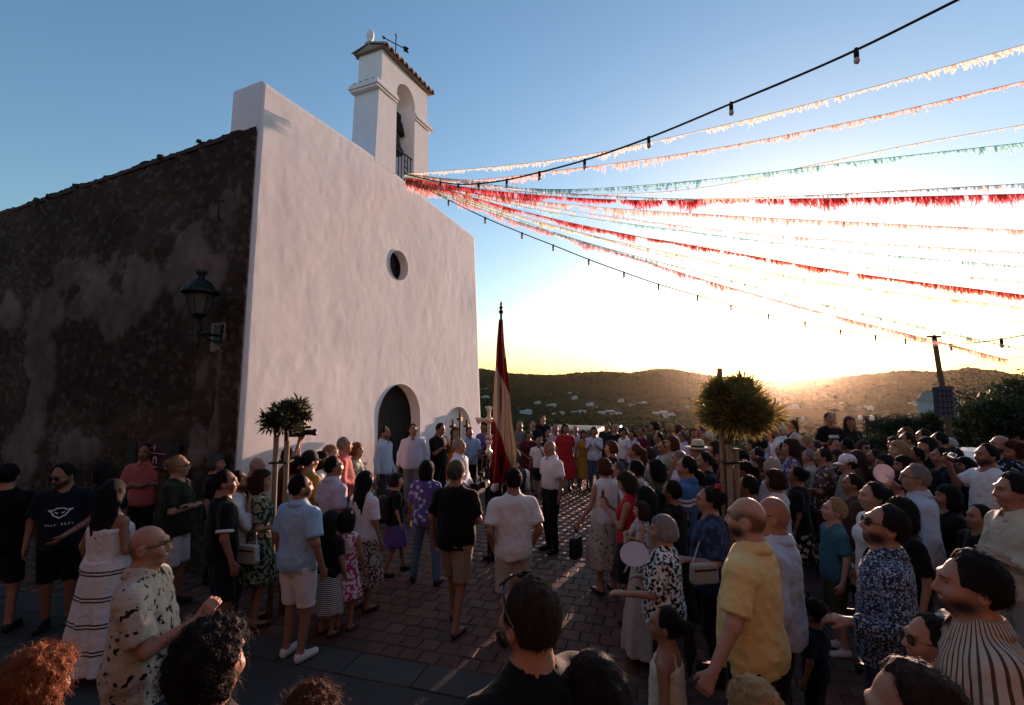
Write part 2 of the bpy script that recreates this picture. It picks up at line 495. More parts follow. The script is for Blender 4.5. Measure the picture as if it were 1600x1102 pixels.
side_wall()
# loose stones along the ragged wall head
for k in range(9):
    y = RS.uniform(0.66, 10.6)
    s_ = RS.uniform(.04, .075)
    MB().box((0.02 + RS.uniform(-.03, .05), y, 6.50 - 0.028 * y + RS.uniform(-.03, .03)), (s_ * 1.2, s_ * 1.5, s_), Matrix.Rotation(RS.uniform(0, 3), 3, 'Z') @ Matrix.Rotation(RS.uniform(-.4, .4), 3, 'X'), RS.uniform(.6, .9)).build('coping_stone', mat('coping', (0.06, 0.045, 0.035), 0.95, bump=0.6), church)

# bell gable
bel = MB().box((3.83, T / 2 + .02, 7.0), (1.90, T - .06, 0.36)).build('bell_gable', M_LIME, church)
def pier(name, quad, y0=-0.003, y1=T):
    autosmooth(MB().prism(quad, y0, y1).build(name, M_LIME, bel), 30)
k = 14; ac, ar, az_ = 3.86, 0.335, 8.82
arc = [(ac + ar * math.cos(math.pi * i / k), az_ + ar * math.sin(math.pi * i / k)) for i in range(k + 1)]
low = [(2.87, 7.12), (2.94, 8.70), (ac - ar, 8.70), (ac - ar, 7.18)]
pier('pier', [(2.86, 7.16), (2.94, 8.70), (ac - ar, 8.70), (ac - ar, 7.16)])
pier('pier', [(ac + ar, 7.16), (ac + ar, 8.70), (4.74, 8.70), (4.79, 7.16)])
pier('arch_head', [(3.0, 8.70), (3.02, 9.42), (4.69, 9.42), (4.71, 8.70), (ac + ar, 8.70)] + arc + [(ac - ar, 8.70)], -0.001, T - 0.02)
M_TILE = mat('roof_tile', (0.34, 0.24, 0.18), 0.9, var=0.35, scale=9, bump=0.5)
for (u0, u1) in ((2.87, ac - ar - 0.002), (ac + ar + 0.002, 4.82)):
    for lev, (pr, z0, z1) in enumerate(((0.035, 8.60, 8.645), (0.065, 8.647, 8.70), (0.04, 8.702, 8.75))):
        l = u0 - pr if u0 < 3 else u0; r_ = u1 + pr if u1 > 4.5 else u1
        MB().box(((l + r_) / 2, T / 2, (z0 + z1) / 2), (r_ - l, T + 2 * pr, z1 - z0)).build('cornice', M_LIME, bel)
def barrel_tile(L_=0.34, r0=0.085, r1=0.07):
    b = MB(); n = 7; V = []
    for (y, r) in ((0, r0), (L_, r1)):
        for rr_ in (r, r - 0.016):
            for i in range(n):
                an = math.pi * i / (n - 1); V.append((rr_ * math.cos(an), y, rr_ * 0.85 * math.sin(an)))
    Fs = []
    for i in range(n - 1):
        Fs += [(i, i + 1, 2 * n + i + 1, 2 * n + i), (n + i, 3 * n + i, 3 * n + i + 1, n + i + 1), (i, n + i, n + i + 1, i + 1), (2 * n + i, 2 * n + i + 1, 3 * n + i + 1, 3 * n + i)]
    b.add(V, Fs)
    return b.mesh('roof_tile')
TM = barrel_tile(); TM.materials.append(M_TILE)
for p_ in TM.polygons: p_.use_smooth = True
# side cornice tiles on the left cheek
for i in range(4):
    o = link('cornice_tile', TM, None, bel); o.location = (2.84, 0.08 + i * 0.16, 8.72); o.rotation_euler = (0.0, 0, math.radians(-90)); o.scale = (0.95, 0.4, 0.8)
b = MB().prism([(-0.10, 9.425), (0.30, 9.545), (0.32, 9.545), (T + 0.06, 9.425)], 2.94, 4.78, lambda a, y, c: (y, a, c))
b.build('roof_deck', mat('roof_bed', (0.3, 0.25, 0.21), 0.9), bel)
for i in range(11):
    u_ = 2.99 + i * 0.174
    for (side, yy, rz_) in ((0, -0.13, 0), (1, T + 0.09, math.pi)):
        o = link('roof_tile', TM, None, bel)
        o.location = (u_ + RS.uniform(-.006, .006), yy, 9.43 + RS.uniform(-.004, .006)); o.rotation_euler = (math.radians(16 + RS.uniform(-1.5, 1.5)), RS.uniform(-.05, .05), rz_ + RS.uniform(-.04, .04))
        o.scale = (1.0, 1.25, 1.0)
o = link('ridge_tile', TM, None, bel); o.location = (2.93, 0.31, 9.55); o.rotation_euler = (0, 0, math.radians(-90)); o.scale = (1.1, 5.4, 0.8)
MB().lathe([(0.09, 0), (0.09, .05), (0.05, .07), (0.045, .10), (0.07, .14), (0.085, .20), (0.075, .27), (0.04, .32), (0.0, .33)], (3.02, 0.33, 9.57), 14).build('finial', M_LIME, bel, True)
wv = MB().tube([(3.86, 0.31, 9.50), (3.86, 0.31, 10.28)], 0.012, 6).build('weathervane', M_IRON, bel)
b = MB().tube([(3.60, 0.43, 10.13), (4.10, 0.19, 10.13)], 0.011, 6)
b.add([(4.04, .22, 10.07), (4.16, .16, 10.07), (4.13, .18, 10.13), (4.16, .16, 10.19), (4.04, .22, 10.19), (4.04, .228, 10.07), (4.16, .168, 10.07), (4.13, .188, 10.13), (4.16, .168, 10.19), (4.04, .228, 10.19)], [(0, 1, 2, 3, 4), (9, 8, 7, 6, 5)])
b.lathe([(0.0, 0), (0.03, .0), (0.0, 0.09)], (3.60, 0.43, 10.13), 6, Matrix.Rotation(math.radians(90), 3, 'Y') @ Matrix.Rotation(math.radians(-180), 3, 'Y'))
b.build('vane_arrow', M_IRON, wv)
MB().tube([(3.86, 0.31, 10.28), (3.86, .31, 10.36)], 0.008, 6).box((3.86, .31, 10.32), (.09, .012, .014)).build('vane_cross', M_IRON, wv)
M_BELL = mat('bronze', (0.05, 0.042, 0.03), 0.45, metal=0.8, var=0.3)
bl = MB().lathe([(0.0, .0), (.24, 0), (.23, .03), (.175, .12), (.15, .26), (.13, .36), (.07, .42), (0, .43)], (ac, 0.33, 7.82), 18).build('bell', M_BELL, bel, True)
MB().box((ac, 0.33, 8.40), (0.62, 0.17, 0.26), None, 0.75).box((ac, 0.33, 8.60), (0.36, 0.14, 0.16)).build('bell_yoke', M_VOID, bl)
MB().tube([(ac, .33, 7.86), (ac, .33, 7.74)], [0.015, .03], 8).build('clapper', M_IRON, bl)
rl = MB().tube([(ac - ar, 0.05, 7.74), (ac + ar, 0.05, 7.74)], 0.016, 6).build('railing', M_IRON, bel)
for i in range(6):
    uu = ac - ar + 0.06 + i * (2 * ar - 0.12) / 5
    MB().tube([(uu, .05, 7.17), (uu, .05, 7.735)], 0.011, 6).build('railing_bar', M_IRON, bel)
for z_ in (7.32, 7.45, 7.58):
    MB().tube([(ac + 0.02, .05, z_), (ac + .08, .035, z_ + .05), (ac + .14, .05, z_)], 0.008, 5).build('railing_scroll', M_IRON, bel)

bel.location = (-.14, 0, -.716); bel.scale = (1, 1, 1.10)

# iron hook on the wall
t_, z_ = side_pt(352, 330)
hk = MB().tube([(-0.03, t_, z_ + .14), (-.10, t_, z_ + .13), (-.11, t_, z_ - .1), (-.08, t_ + .0, z_ - .16), (-.03, t_, z_ - .18)], 0.011, 6).build('iron_hook', M_IRON, church)

# ---------------------------------------------------------------- wall lantern
t_, z_ = side_pt(345, 525)
LP = CM @ Vector((uL(z_) - 0.05, t_, z_))
lamp = empty('wall_lantern', LP, CRZ + math.radians(90), 0.92)      # local -? x: along wall, y: out of the wall to -u
tag(lamp, 'green iron wall lantern with glass panes on a bracket by the church corner', 'lantern')
M_GREEN = mat('green_iron', (0.012, 0.022, 0.018), 0.4, metal=0.4, var=0.3)
M_GLASS = mat('lantern_glass', (0.10, 0.10, 0.10), 0.12, var=0.3, spec=0.6)
def LL(u, b_, z): return Vector((b_, -u, z))    # local: rotated so that y+ = -u
OUT = 0.33
pl_ = MB().box(LL(-0.015, 0, 0.02), (0.16, 0.03, 0.30)).build('mounting_plate', M_GREEN, lamp)
MB().box(LL(0.02, .03, -.02), (0.34, 0.03, 0.46)).build('plaster_pad', mat('plaster_pad', (0.24, .22, .2), 0.9), lamp)
MB().tube([LL(-.02, 0, 0), LL(-OUT, 0, 0.0)], 0.022, 8).tube([LL(-.03, 0, -.1), LL(-.16, 0, -.09), LL(-.25, 0, -.02)], 0.014, 6).tube([LL(-OUT, 0.24, 0.02), LL(-OUT, .1, 0), LL(-OUT, -.1, 0), LL(-OUT, -.24, .02)], 0.014, 6).build('bracket', M_GREEN, lamp)
MB().lathe([(0.0, -.25), (.02, -.22), (.04, -.15), (.025, -.1), (.035, 0.0), (.045, .05), (.025, .1), (.03, .2), (.075, .27), (.125, .29), (.115, .30), (0, .30)], LL(-OUT, 0, 0), 12).build('stem', M_GREEN, lamp, True)
for i in range(6):
    a0 = 2 * math.pi * i / 6; a1 = 2 * math.pi * (i + 1) / 6
    c = LL(-OUT, 0, 0)
    def q(a, r, z): return c + Vector((r * math.cos(a), r * math.sin(a), z))
    MB().add([q(a0, .11, .305), q(a1, .11, .305), q(a1, .185, .60), q(a0, .185, .60)], [(0, 1, 2, 3)]).build('pane', M_GLASS, lamp)
    MB().tube([q(a0, .115, .30), q(a0, .192, .61)], 0.011, 5).build('lantern_rib', M_GREEN, lamp)
    MB().tube([q(a0, .24, .63), q(a0, .275, .68), q(a0, .265, .72)], [.014, .012, .004], 5).build('roof_spur', M_GREEN, lamp)
MB().lathe([(.24, .60), (.265, .62), (.265, .66), (.20, .69), (.19, .72), (.15, .79), (.085, .83), (.05, .86), (.05, .90), (.085, .93), (.07, .96), (0, .97)], LL(-OUT, 0, 0), 12).build('lantern_roof', M_GREEN, lamp, True)
for i in range(6):
    a0 = 2 * math.pi * i / 6
    MB().tube([c + Vector((.07 * math.cos(a0), .07 * math.sin(a0), .94)), c + Vector((.09 * math.cos(a0), .09 * math.sin(a0), 1.0))], [.016, .006], 5).build('crown_point', M_GREEN, lamp)

# ---------------------------------------------------------------- sign board on the side wall
t0, t1 = side_pt(292, 710)[0], side_pt(211, 710)[0]
zt, zb = side_pt(250, 690)[1], side_pt(250, 732)[1]
sg = empty('information_sign', CM @ Vector((-0.09, (t0 + t1) / 2, zb)), CRZ + math.radians(90))
tag(sg, 'dark maroon information board with small white symbols on stone wall', 'sign')
w_, h_ = t1 - t0, zt - zb
MB().box((0, 0.0, h_ / 2), (w_, 0.03, h_)).build('panel', mat('maroon', (0.05, 0.008, 0.016), 0.5, var=0.15), sg)
M_WH = mat('white_print', (0.55, 0.52, 0.5), 0.7)
M_BK = mat('board_black', (0.008, 0.008, 0.009), 0.5)
MB().box((-w_ * .41, 0.018, h_ / 2), (w_ * .17, 0.01, h_ * .98)).build('edge_strip', M_BK, sg)
MB().box((w_ * .41, 0.018, h_ / 2), (w_ * .17, 0.01, h_ * .98)).build('edge_strip', M_BK, sg)
MB().box((0.02, .018, h_ * .60), (w_ * .5, .008, .010)).build('rule', M_WH, sg)
b = MB().box((-.04, .018, h_ * .80), (.012, .008, .09)).box((-.04, .018, h_ * .83), (.05, .007, .012)); b.build('cross_symbol', M_WH, sg)
b = MB().prism([(-.05, 0), (-.05, .07), (-.03, .10), (0, .115), (.03, .10), (.05, .07), (.05, 0), (.028, 0), (.028, .06), (0, .085), (-.028, .06), (-.028, 0)], 0.014, 0.022, lambda a, y, c_: (a - .06, y, c_ + h_ * .22)); b.build('arch_symbol', M_WH, sg)
for (x0, ww, zz_) in ((.04, .09, .80), (.0, .16, .10)):
    for i in range(int(ww / .018)):
        MB().box((x0 + i * .018 - (.08 if zz_ < .5 else 0) - 0.02, .018, h_ * zz_), (.011, .007, RS.uniform(.014, .026))).build('print_mark', M_WH, sg)
# ---------------------------------------------------------------- plaza paving
K1 = ground(520, 1010); K2 = ground(740, 1050)
E1 = (K2 - K1).normalized(); E2 = Vector((-E1.y, E1.x, 0))
PRZ = math.atan2(E1.y, E1.x)
plaza = empty('plaza_paving', K1, PRZ); tag(plaza, kind='structure')
M_MORT = mat('mortar', (0.085, 0.060, 0.048), 0.95, bump=0.3)
MB().box((2.5, 8.0, -0.065), (30, 16.0, 0.1)).build('mortar_bed', M_MORT, plaza)
TS = 0.205
def tile_mesh(c):
    b = MB(); h = TS / 2 - 0.006; e = 0.006
    V = [(-h, -h, -.02), (h, -h, -.02), (h, h, -.02), (-h, h, -.02), (-h, -h, -e), (h, -h, -e), (h, h, -e), (-h, h, -e), (-h + e, -h + e, 0), (h - e, -h + e, 0), (h - e, h - e, 0), (-h + e, h - e, 0)]
    Fs = [(0, 1, 5, 4), (1, 2, 6, 5), (2, 3, 7, 6), (3, 0, 4, 7), (4, 5, 9, 8), (5, 6, 10, 9), (6, 7, 11, 10), (7, 4, 8, 11), (8, 9, 10, 11)]
    return V, Fs
tcols = [(0.092, 0.038, 0.026), (0.112, 0.048, 0.033), (0.080, 0.040, 0.030), (0.105, 0.064, 0.048), (0.070, 0.036, 0.028)]
M_T = []
for i, c in enumerate(tcols):
    M_T.append(mat('paver_%d' % i, c, 0.72, var=0.35, scale=7, bump=0.12, bscale=60, spec=0.4))
V_, F_ = tile_mesh(0)
TMESH = []
for i in range(5):
    me = bpy.data.meshes.new('paver'); me.from_pydata(V_, [], F_); me.materials.append(M_T[i]); TMESH.append(me)
cells = []
PM = Matrix.Translation(K1) @ Matrix.Rotation(PRZ, 4, 'Z')
for j in range(0, 76):
    for i in range(-38, 80):
        x = (i + (0.5 if j % 2 else 0)) * TS; y = (j + 0.5) * TS + 0.003
        wp = PM @ Vector((x, y, 0)); lp = CMI @ wp
        if lp.x > -0.2 and lp.y > -0.06: continue
        if wp.y < 0.5: continue
        px = 800 + FPX * wp.x / wp.y; py = 609 + CAM_H * FPX / wp.y
        vis = (470 < px < 960 and 770 < py < 1060) or (1255 < px < 1330 and 830 < py < 1030)
        cells.append((x, y, wp.y - (100 if vis else 0)))
cells.sort(key=lambda c: c[2])
near = cells[:300]; rest = cells[300:]
for (x, y, q) in near:
    o = bpy.data.objects.new('paver', TMESH[int(RS.choice(5, p=[.3, .27, .2, .11, .12]))]); COL.objects.link(o); o.parent = plaza
    o.location = (x, y, RS.uniform(-.003, .002)); o.rotation_euler = (RS.uniform(-.008, .008), RS.uniform(-.008, .008), RS.choice([0, 1, 2, 3]) * math.pi / 2)
nv = len(V_); Vb = np.array(V_, np.float32); Fb = np.array(F_)
XY = np.array([(x, y) for x, y, q in rest], np.float32); nt_ = len(rest)
Vr = Vb[None] + np.concatenate([XY, RS.uniform(-.003, .002, (nt_, 1))], 1)[:, None, :]
Vr[..., 2] += Vb[None, :, 0] * RS.uniform(-.012, .012, (nt_, 1)) + Vb[None, :, 1] * RS.uniform(-.012, .012, (nt_, 1))
me = np_mesh('pavers', Vr.reshape(-1, 3), (Fb[None] + (np.arange(nt_) * nv)[:, None, None]).reshape(-1, 4))
for m_ in M_T: me.materials.append(m_)
me.polygons.foreach_set('material_index', np.repeat(RS.choice(5, nt_, p=[.3, .27, .2, .11, .12]), len(F_)).astype(np.int32))
tag(link('distant_paving', me, None, plaza), kind='stuff')
# kerb band and the concrete street in front of it
street = MB().box((2.0, -7.9, -0.062), (44, 15.0, 0.1)).build('street', mat('concrete', (0.045, 0.045, 0.042), 0.85, var=0.35, scale=1.2, bump=0.3, bscale=25))
street.location = K1; street.rotation_euler = (0, 0, PRZ); tag(street, kind='structure')
kerb = empty('kerb', K1, PRZ); tag(kerb, kind='structure')
for i in range(-9, 13):
    MB().box((i * 0.72 + RS.uniform(-.02, .02), -0.19, -0.045 + RS.uniform(-.004, .004)), (0.705, 0.36, 0.09)).build('kerbstone', mat('kerb_stone', (0.058, 0.058, 0.054), 0.8, var=0.3, scale=3, bump=0.25), kerb)
for j in range(0, 3):
    for i in range(-7, 9):
        MB().box((i * 1.25 + 0.4 * (j % 2), -0.96 - j * 1.17, -0.05 + RS.uniform(-.003, .003)), (1.238, 1.155, 0.09)).build('slab', mat('concrete', rough=.85), street)
# ---------------------------------------------------------------- unseen houses added behind the viewer to block sky and bounce warm light
M_VST = mat('shade_house_stone', (0.16, 0.105, 0.08), 0.95, var=0.4, scale=2.5, bump=0.6, bscale=8)
M_VRF = mat('shade_house_roof', (0.13, 0.075, 0.05), 0.9, var=0.3)
M_VSH = mat('shade_house_shutter', (0.03, 0.045, 0.035), 0.7)
VH = [(-13.2, -4.2, 6.5, 6.0, 9.2, 35, 'unseen stone house added behind the viewer for shade, at the far left'), (-7.0, -6.6, 7.0, 6.0, 10.0, 8, 'unseen stone house added behind the viewer for shade, left of centre'), (0.5, -6.6, 7.2, 6.0, 10.6, 0, 'tall unseen stone house added directly behind the viewer for shade'), (8.0, -6.6, 7.0, 6.0, 9.8, -6, 'unseen stone house added behind the viewer for shade, right of centre'), (14.6, -4.4, 6.5, 6.0, 8.6, -32, 'unseen stone house added behind the viewer for shade, at the far right'), (-17.5, 0.5, 6.5, 6.0, 8.8, 75, 'unseen stone house added for shade left of the church')]
for (x, y, w, dp, h, a, lb) in VH:
    r_ = empty('added_shade_house', (x, y, 0), math.radians(a)); tag(r_, lb, 'house', 'unseen stone houses added for shade')
    MB().box((0, 0, h / 2 - .1), (w, dp, h)).build('wall', M_VST, r_)
    MB().prism([(-dp * .56, h - .1), (0, h + 1.0), (dp * .56, h - .1)], -w * .52, w * .52, lambda a_, y_, c_: (y_, a_, c_)).build('roof', M_VRF, r_)
    for i in range(3):
        for j in range(3):
            wx = -w * .3 + i * w * .3; wz = 1.6 + j * 2.9
            if i == 1 and j == 0:
                MB().box((wx, dp / 2 + .02, 1.05), (1.0, .08, 2.1)).build('door', M_VOID, r_); continue
            o = MB().box((wx, dp / 2 + .02, wz), (.9, .06, 1.3)).build('window', mat('shade_house_glass', (.02, .02, .025), .15), r_)
            for sg in (-1, 1): MB().box((wx + sg * .68, dp / 2 + .03, wz), (.44, .05, 1.3)).build('shutter', M_VSH, o)
# ---------------------------------------------------------------- planted trees with stakes
def leaf_cloud(n, c, rad, ln, w, out=0.8, seed=1, hollow=0.25, up=0.15):
    rs = np.random.RandomState(seed)
    d = rs.normal(size=(n, 3)); d /= np.linalg.norm(d, axis=1, keepdims=True)
    r = (hollow + (1 - hollow) * rs.rand(n, 1) ** 0.5)
    lob = 1 + 0.22 * fbm(d[:, 0] * 2.2 + seed, d[:, 1] * 2.2, d[:, 2] * 2.2, 2)[:, None]
    P = np.array(c) + d * r * np.array(rad) * lob
    dr = d * out + rs.normal(size=(n, 3)) * (1 - out) * .9 + [0, 0, up]; dr /= np.linalg.norm(dr, axis=1, keepdims=True)
    sd = np.cross(dr, rs.normal(size=(n, 3))); sd /= np.linalg.norm(sd, axis=1, keepdims=True)
    nm = np.cross(dr, sd)
    L_ = ln * rs.uniform(.65, 1.2, (n, 1)); W_ = w * rs.uniform(.7, 1.2, (n, 1))
    V = np.stack([P, P + dr * L_ * .4 + sd * W_ + nm * L_ * .05, P + dr * L_, P + dr * L_ * .4 - sd * W_ + nm * L_ * .05], 1).reshape(-1, 3)
    return V, (np.arange(n) * 4)[:, None] + np.array([[0, 1, 2, 3]])
M_LEAF = mat('leaf_oleander', (0.045, 0.058, 0.020), 0.5, var=0.4, scale=8, trans=0.3)
M_LEAF3 = mat('leaf_spiky', (0.17, 0.14, 0.04), 0.5, var=0.4, scale=8, trans=0.65)
M_LEAF2 = mat('leaf_dark', (0.022, 0.034, 0.012), 0.6, var=0.5, scale=3, trans=0.25)
M_WOOD = mat('stake_wood', (0.26, 0.19, 0.12), 0.8, var=0.25, scale=9, bump=0.2)
M_BARK = mat('bark', (0.07, 0.05, 0.035), 0.9, bump=0.5)
def staked_tree(px, s, crown_px, stakes, rad, n, ln, w, label, seed, out=.8, m=M_LEAF):
    d = FPX / s; base = at(px, 609 + CAM_H * s, d); base.z = 0
    c = at(crown_px[0], crown_px[1], d)
    root = empty('planted_tree', base); tag(root, label, 'tree', 'staked young trees on the square')
    cl = c - base
    b = MB().tube([(0, 0, 0), (0.01, 0, cl.z * .5), (cl.x * .5, .0, cl.z - rad[2] * .6), (cl.x, 0, cl.z)], [.035, .03, .026, .015], 8)
    for i in range(14):
        a = i * 2.4; e = Vector((math.cos(a) * rad[0] * .7, math.sin(a) * rad[0] * .7, (i % 5 - 2) * rad[2] * .3)) + cl
        b.tube([(cl.x * .5, 0, cl.z - rad[2] * .7), tuple(e * .5 + Vector((cl.x * .5, 0, cl.z - rad[2] * .6)) * .5), tuple(e)], [.012, .009, .004], 5)
    b.build('trunk', M_BARK, root, True)
    rs = np.random.RandomState(seed); Vl = []; Ql = []; nk = 26
    for k in range(nk):
        dd = rs.normal(size=3); dd /= np.linalg.norm(dd); cc = np.array(cl) + dd * np.array(rad) * rs.uniform(.45, .98)
        v, q_ = leaf_cloud(int(n / nk * rs.uniform(.6, 1.4)), cc, np.array(rad) * rs.uniform(.16, .34), ln * rs.uniform(.7, 1.15), w, out, seed * 31 + k, .0, .05)
        Ql.append(q_ + sum(len(z_) for z_ in Vl)); Vl.append(v)
    if out > .8:
        v, q_ = leaf_cloud(int(n * .25), cl, np.array(rad) * .8, ln, w, .96, seed + 3, .35, .0); Ql.append(q_ + sum(len(z_) for z_ in Vl)); Vl.append(v)
    V, Q = np.concatenate(Vl), np.concatenate(Ql)
    tag(link('crown', np_mesh('crown', V, Q), m, root), kind='stuff')
    for i, (sx, ztop) in enumerate(stakes):
        q = at(sx, 700, d) - base
        MB().tube([(q.x, -.06 + .05 * i, 0), (q.x, -.06 + .05 * i, ztop)], .031, 8).build('stake', M_WOOD, root, True)
    xs = [at(sx, 700, d).x - base.x for sx, _ in stakes[:2]]
    zz = at(px, 722, d).z
    MB().tube([(min(xs) - .05, -.1, zz), (max(xs) + .05, -.1, zz + .01), (max(xs) + .05, .05, zz + .015), (min(xs) - .05, .05, zz), (min(xs) - .05, -.1, zz)], .013, 5, False).build('tie_strap', mat('strap', (.01, .01, .01), .8), root)
    return root
staked_tree(440, 131, (446, 652), [(435, 2.12), (449, 1.98)], (.25, .25, .20), 2300, .10, .0115, 'small oleander tree with two stakes in front of the white facade', 3, .55)
staked_tree(1141, 141, (1150, 634), [(1135, 1.98), (1149, 1.94), (1131, 2.82)], (.36, .36, .31), 4300, .17, .008, 'round spiky-leaved tree with stakes backlit by the setting sun', 5, .9, M_LEAF3)

# ---------------------------------------------------------------- bunting and festoon lights
def spline(pts, n):
    P = np.array([tuple(p) for p in pts]); t = np.concatenate([[0], np.cumsum(np.linalg.norm(np.diff(P, axis=0), axis=1))])
    q = np.linspace(0, t[-1], n)
    # Catmull-Rom through the points
    out = np.zeros((n, 3)); m = np.gradient(P, t, axis=0) if len(P) > 2 else np.repeat([(P[1] - P[0]) / t[-1]], 2, 0)
    k = np.clip(np.searchsorted(t, q, side='right') - 1, 0, len(P) - 2); h = (t[k + 1] - t[k]); u = ((q - t[k]) / h)[:, None]; h = h[:, None]
    return (2 * u ** 3 - 3 * u ** 2 + 1) * P[k] + (u ** 3 - 2 * u ** 2 + u) * h * m[k] + (-2 * u ** 3 + 3 * u ** 2) * P[k + 1] + (u ** 3 - u ** 2) * h * m[k + 1]
def line3d(pix, d0, d1):
    """Photograph polyline to a hanging line whose plan is straight from depth d0 to depth d1."""
    x0, x1 = pix[0][0], pix[-1][0]
    return [at(x, y, 1.0 / ((1 / d0) + (1 / d1 - 1 / d0) * (x - x0) / (x1 - x0))) for x, y in pix]
BUN = {'cream': (.82, .76, .62), 'peach': (.84, .62, .52), 'teal': (.42, .74, .75), 'red': (.76, .15, .14), 'orange': (.82, .17, .10), 'pink': (.84, .50, .50), 'yellowgreen': (.76, .78, .52), 'paleteal': (.58, .80, .78), 'palepink': (.84, .70, .66)}
def bunting(pix, d1, col, fl, dens, label, d0=9.75, gap=0.15, seed=0, tail=1.2):
    rs = np.random.RandomState(100 + seed)
    P = line3d(pix, d0, d1)
    e = (P[-1] - P[-2]); P.append(P[-1] + e.normalized() * tail) if tail else None
    root = empty('bunting_garland', P[0]); tag(root, label, 'garland', 'paper fringe garlands strung from the bell gable')
    L_ = sum((P[i + 1] - P[i]).length for i in range(len(P) - 1))
    n = int(L_ / .15); C = spline(P, n) - np.array(P[0])
    MB().tube([tuple(p) for p in C], .004, 4, False).build('cord', mat('cord_' + col, tuple(v * .7 for v in BUN[col]), .8), root)
    hb = fl * .14; R0 = np.concatenate([C, C - [0, 0, hb]]); ri = np.arange(n - 1)[:, None]
    link('ribbon', np_mesh('ribbon', R0, ri + np.array([[0, 1, n + 1, n]])), mat('paper_' + col, BUN[col], .8, var=.15, trans=.66, thin=.36), root)
    m = int(L_ * dens * 1.5); q = np.sort(rs.rand(m)) * (n - 1.001); k = q.astype(int); u = (q - k)[:, None]
    p = C[k] * (1 - u) + C[k + 1] * u
    keepn = fbm(q * .9, q * 0 + seed, q * 0, 2); ok = keepn > -.95 + gap * 1.2; p = p[ok]; k = k[ok]; m = len(p)
    t = C[np.minimum(k + 1, n - 1)] - C[k]; t /= np.linalg.norm(t, axis=1, keepdims=True)
    ln = fl * rs.uniform(.45, 1.12, (m, 1)) * np.clip(.75 + .45 * fbm(q[ok] * .35, q[ok] * 0 + seed + 5, q[ok] * 0, 2), .25, 1.2)[:, None]
    w = rs.uniform(.005, .013, (m, 1))
    dn = np.array([[0, 0, -1.0]]) + t * rs.normal(0, .22, (m, 1)) + rs.normal(0, .16, (m, 3)) + t * .12
    dn2 = dn + rs.normal(0, .25, (m, 3))
    V = np.stack([p - t * w, p + t * w, p + t * w + dn * ln * .5, p - t * w + dn * ln * .5, p + t * w * .9 + dn * ln * .5 + dn2 * ln * .5, p - t * w * .9 + dn * ln * .5 + dn2 * ln * .5], 1).reshape(-1, 3)
    b_ = (np.arange(m) * 6)[:, None]
    Q = np.concatenate([b_ + np.array([[0, 1, 2, 3]]), b_ + np.array([[3, 2, 4, 5]])])
    tag(link('fringe', np_mesh('fringe', V, Q), mat('paper_' + col, BUN[col], .8, var=.15, trans=.66, thin=.36), root), kind='stuff')
S0 = (632, 272)
bunting([S0, (760, 262), (900, 245), (1100, 203), (1350, 140), (1600, 70)], 5.6, 'cream', .10, 60, 'uppermost cream fringe garland running to the top right', seed=1, gap=.25)
bunting([S0, (740, 281), (860, 268), (1100, 235), (1350, 186), (1600, 127)], 5.8, 'peach', .12, 80, 'peach fringe garland second from the top', seed=2)
bunting([S0, (860, 302), (1100, 293), (1270, 258), (1430, 225), (1600, 195)], 7.0, 'cream', .07, 45, 'thin cream garland crossing just above the turquoise one', seed=3, gap=.3)
bunting([S0, (740, 286), (860, 296), (1000, 290), (1100, 281), (1350, 251), (1600, 223)], 6.4, 'teal', .10, 85, 'brighter turquoise garland above the wide red fringe', seed=4)
bunting([(634, 277), (730, 293), (830, 304), (1000, 313), (1100, 312), (1350, 309), (1600, 303)], 7.6, 'red', .17, 190, 'widest red fringe garland running almost level', seed=5, gap=.08)
bunting([(634, 276), (900, 303), (1100, 311), (1230, 307), (1600, 287)], 7.0, 'cream', .08, 40, 'thin cream garland lying just above the level red fringe', seed=6, gap=.3)
bunting([(634, 280), (740, 302), (890, 320), (1100, 335), (1350, 348), (1600, 360)], 8.0, 'peach', .13, 80, 'peach garland just below the level red fringe', seed=7)
bunting([(634, 280), (830, 320), (1100, 357), (1350, 379), (1600, 395)], 8.4, 'palepink', .09, 55, 'very pale pink garland above the thin turquoise one', seed=8, gap=.3)
bunting([(634, 281), (740, 307), (830, 326), (1100, 365), (1350, 395), (1600, 417)], 8.6, 'teal', .08, 65, 'thin turquoise garland in the middle of the fan', seed=9, gap=.2)
bunting([(634, 281), (700, 298), (800, 326), (1000, 370), (1100, 387), (1350, 429), (1600, 461)], 8.8, 'orange', .12, 170, 'orange-red garland sloping down to the right edge', seed=10, gap=.05)
bunting([(634, 282), (860, 345), (1100, 385), (1350, 417), (1600, 441)], 8.8, 'palepink', .07, 45, 'pale pink garland just above the orange-red one', seed=11, gap=.3)
bunting([(634, 283), (860, 352), (1100, 406), (1350, 450), (1600, 481)], 9.4, 'yellowgreen', .09, 70, 'yellow-green garland below the orange-red one', seed=12)
bunting([(634, 284), (720, 312), (900, 374), (1100, 427), (1350, 490), (1600, 546)], 9.8, 'paleteal', .10, 90, 'pale turquoise garland just above the lowest pink one', seed=13)
bunting([(634, 285), (700, 308), (780, 337), (1000, 406), (1100, 437), (1300, 492), (1460, 532), (1575, 562)], 10.6, 'pink', .13, 120, 'lowest pink fringe garland ending near the leaning pole', seed=14, gap=.05, tail=0)
bunting([(634, 284), (900, 362), (1100, 415), (1350, 465), (1600, 503)], 9.6, 'palepink', .06, 40, 'faint pink garland between yellow-green and pale turquoise', seed=15, gap=.35)

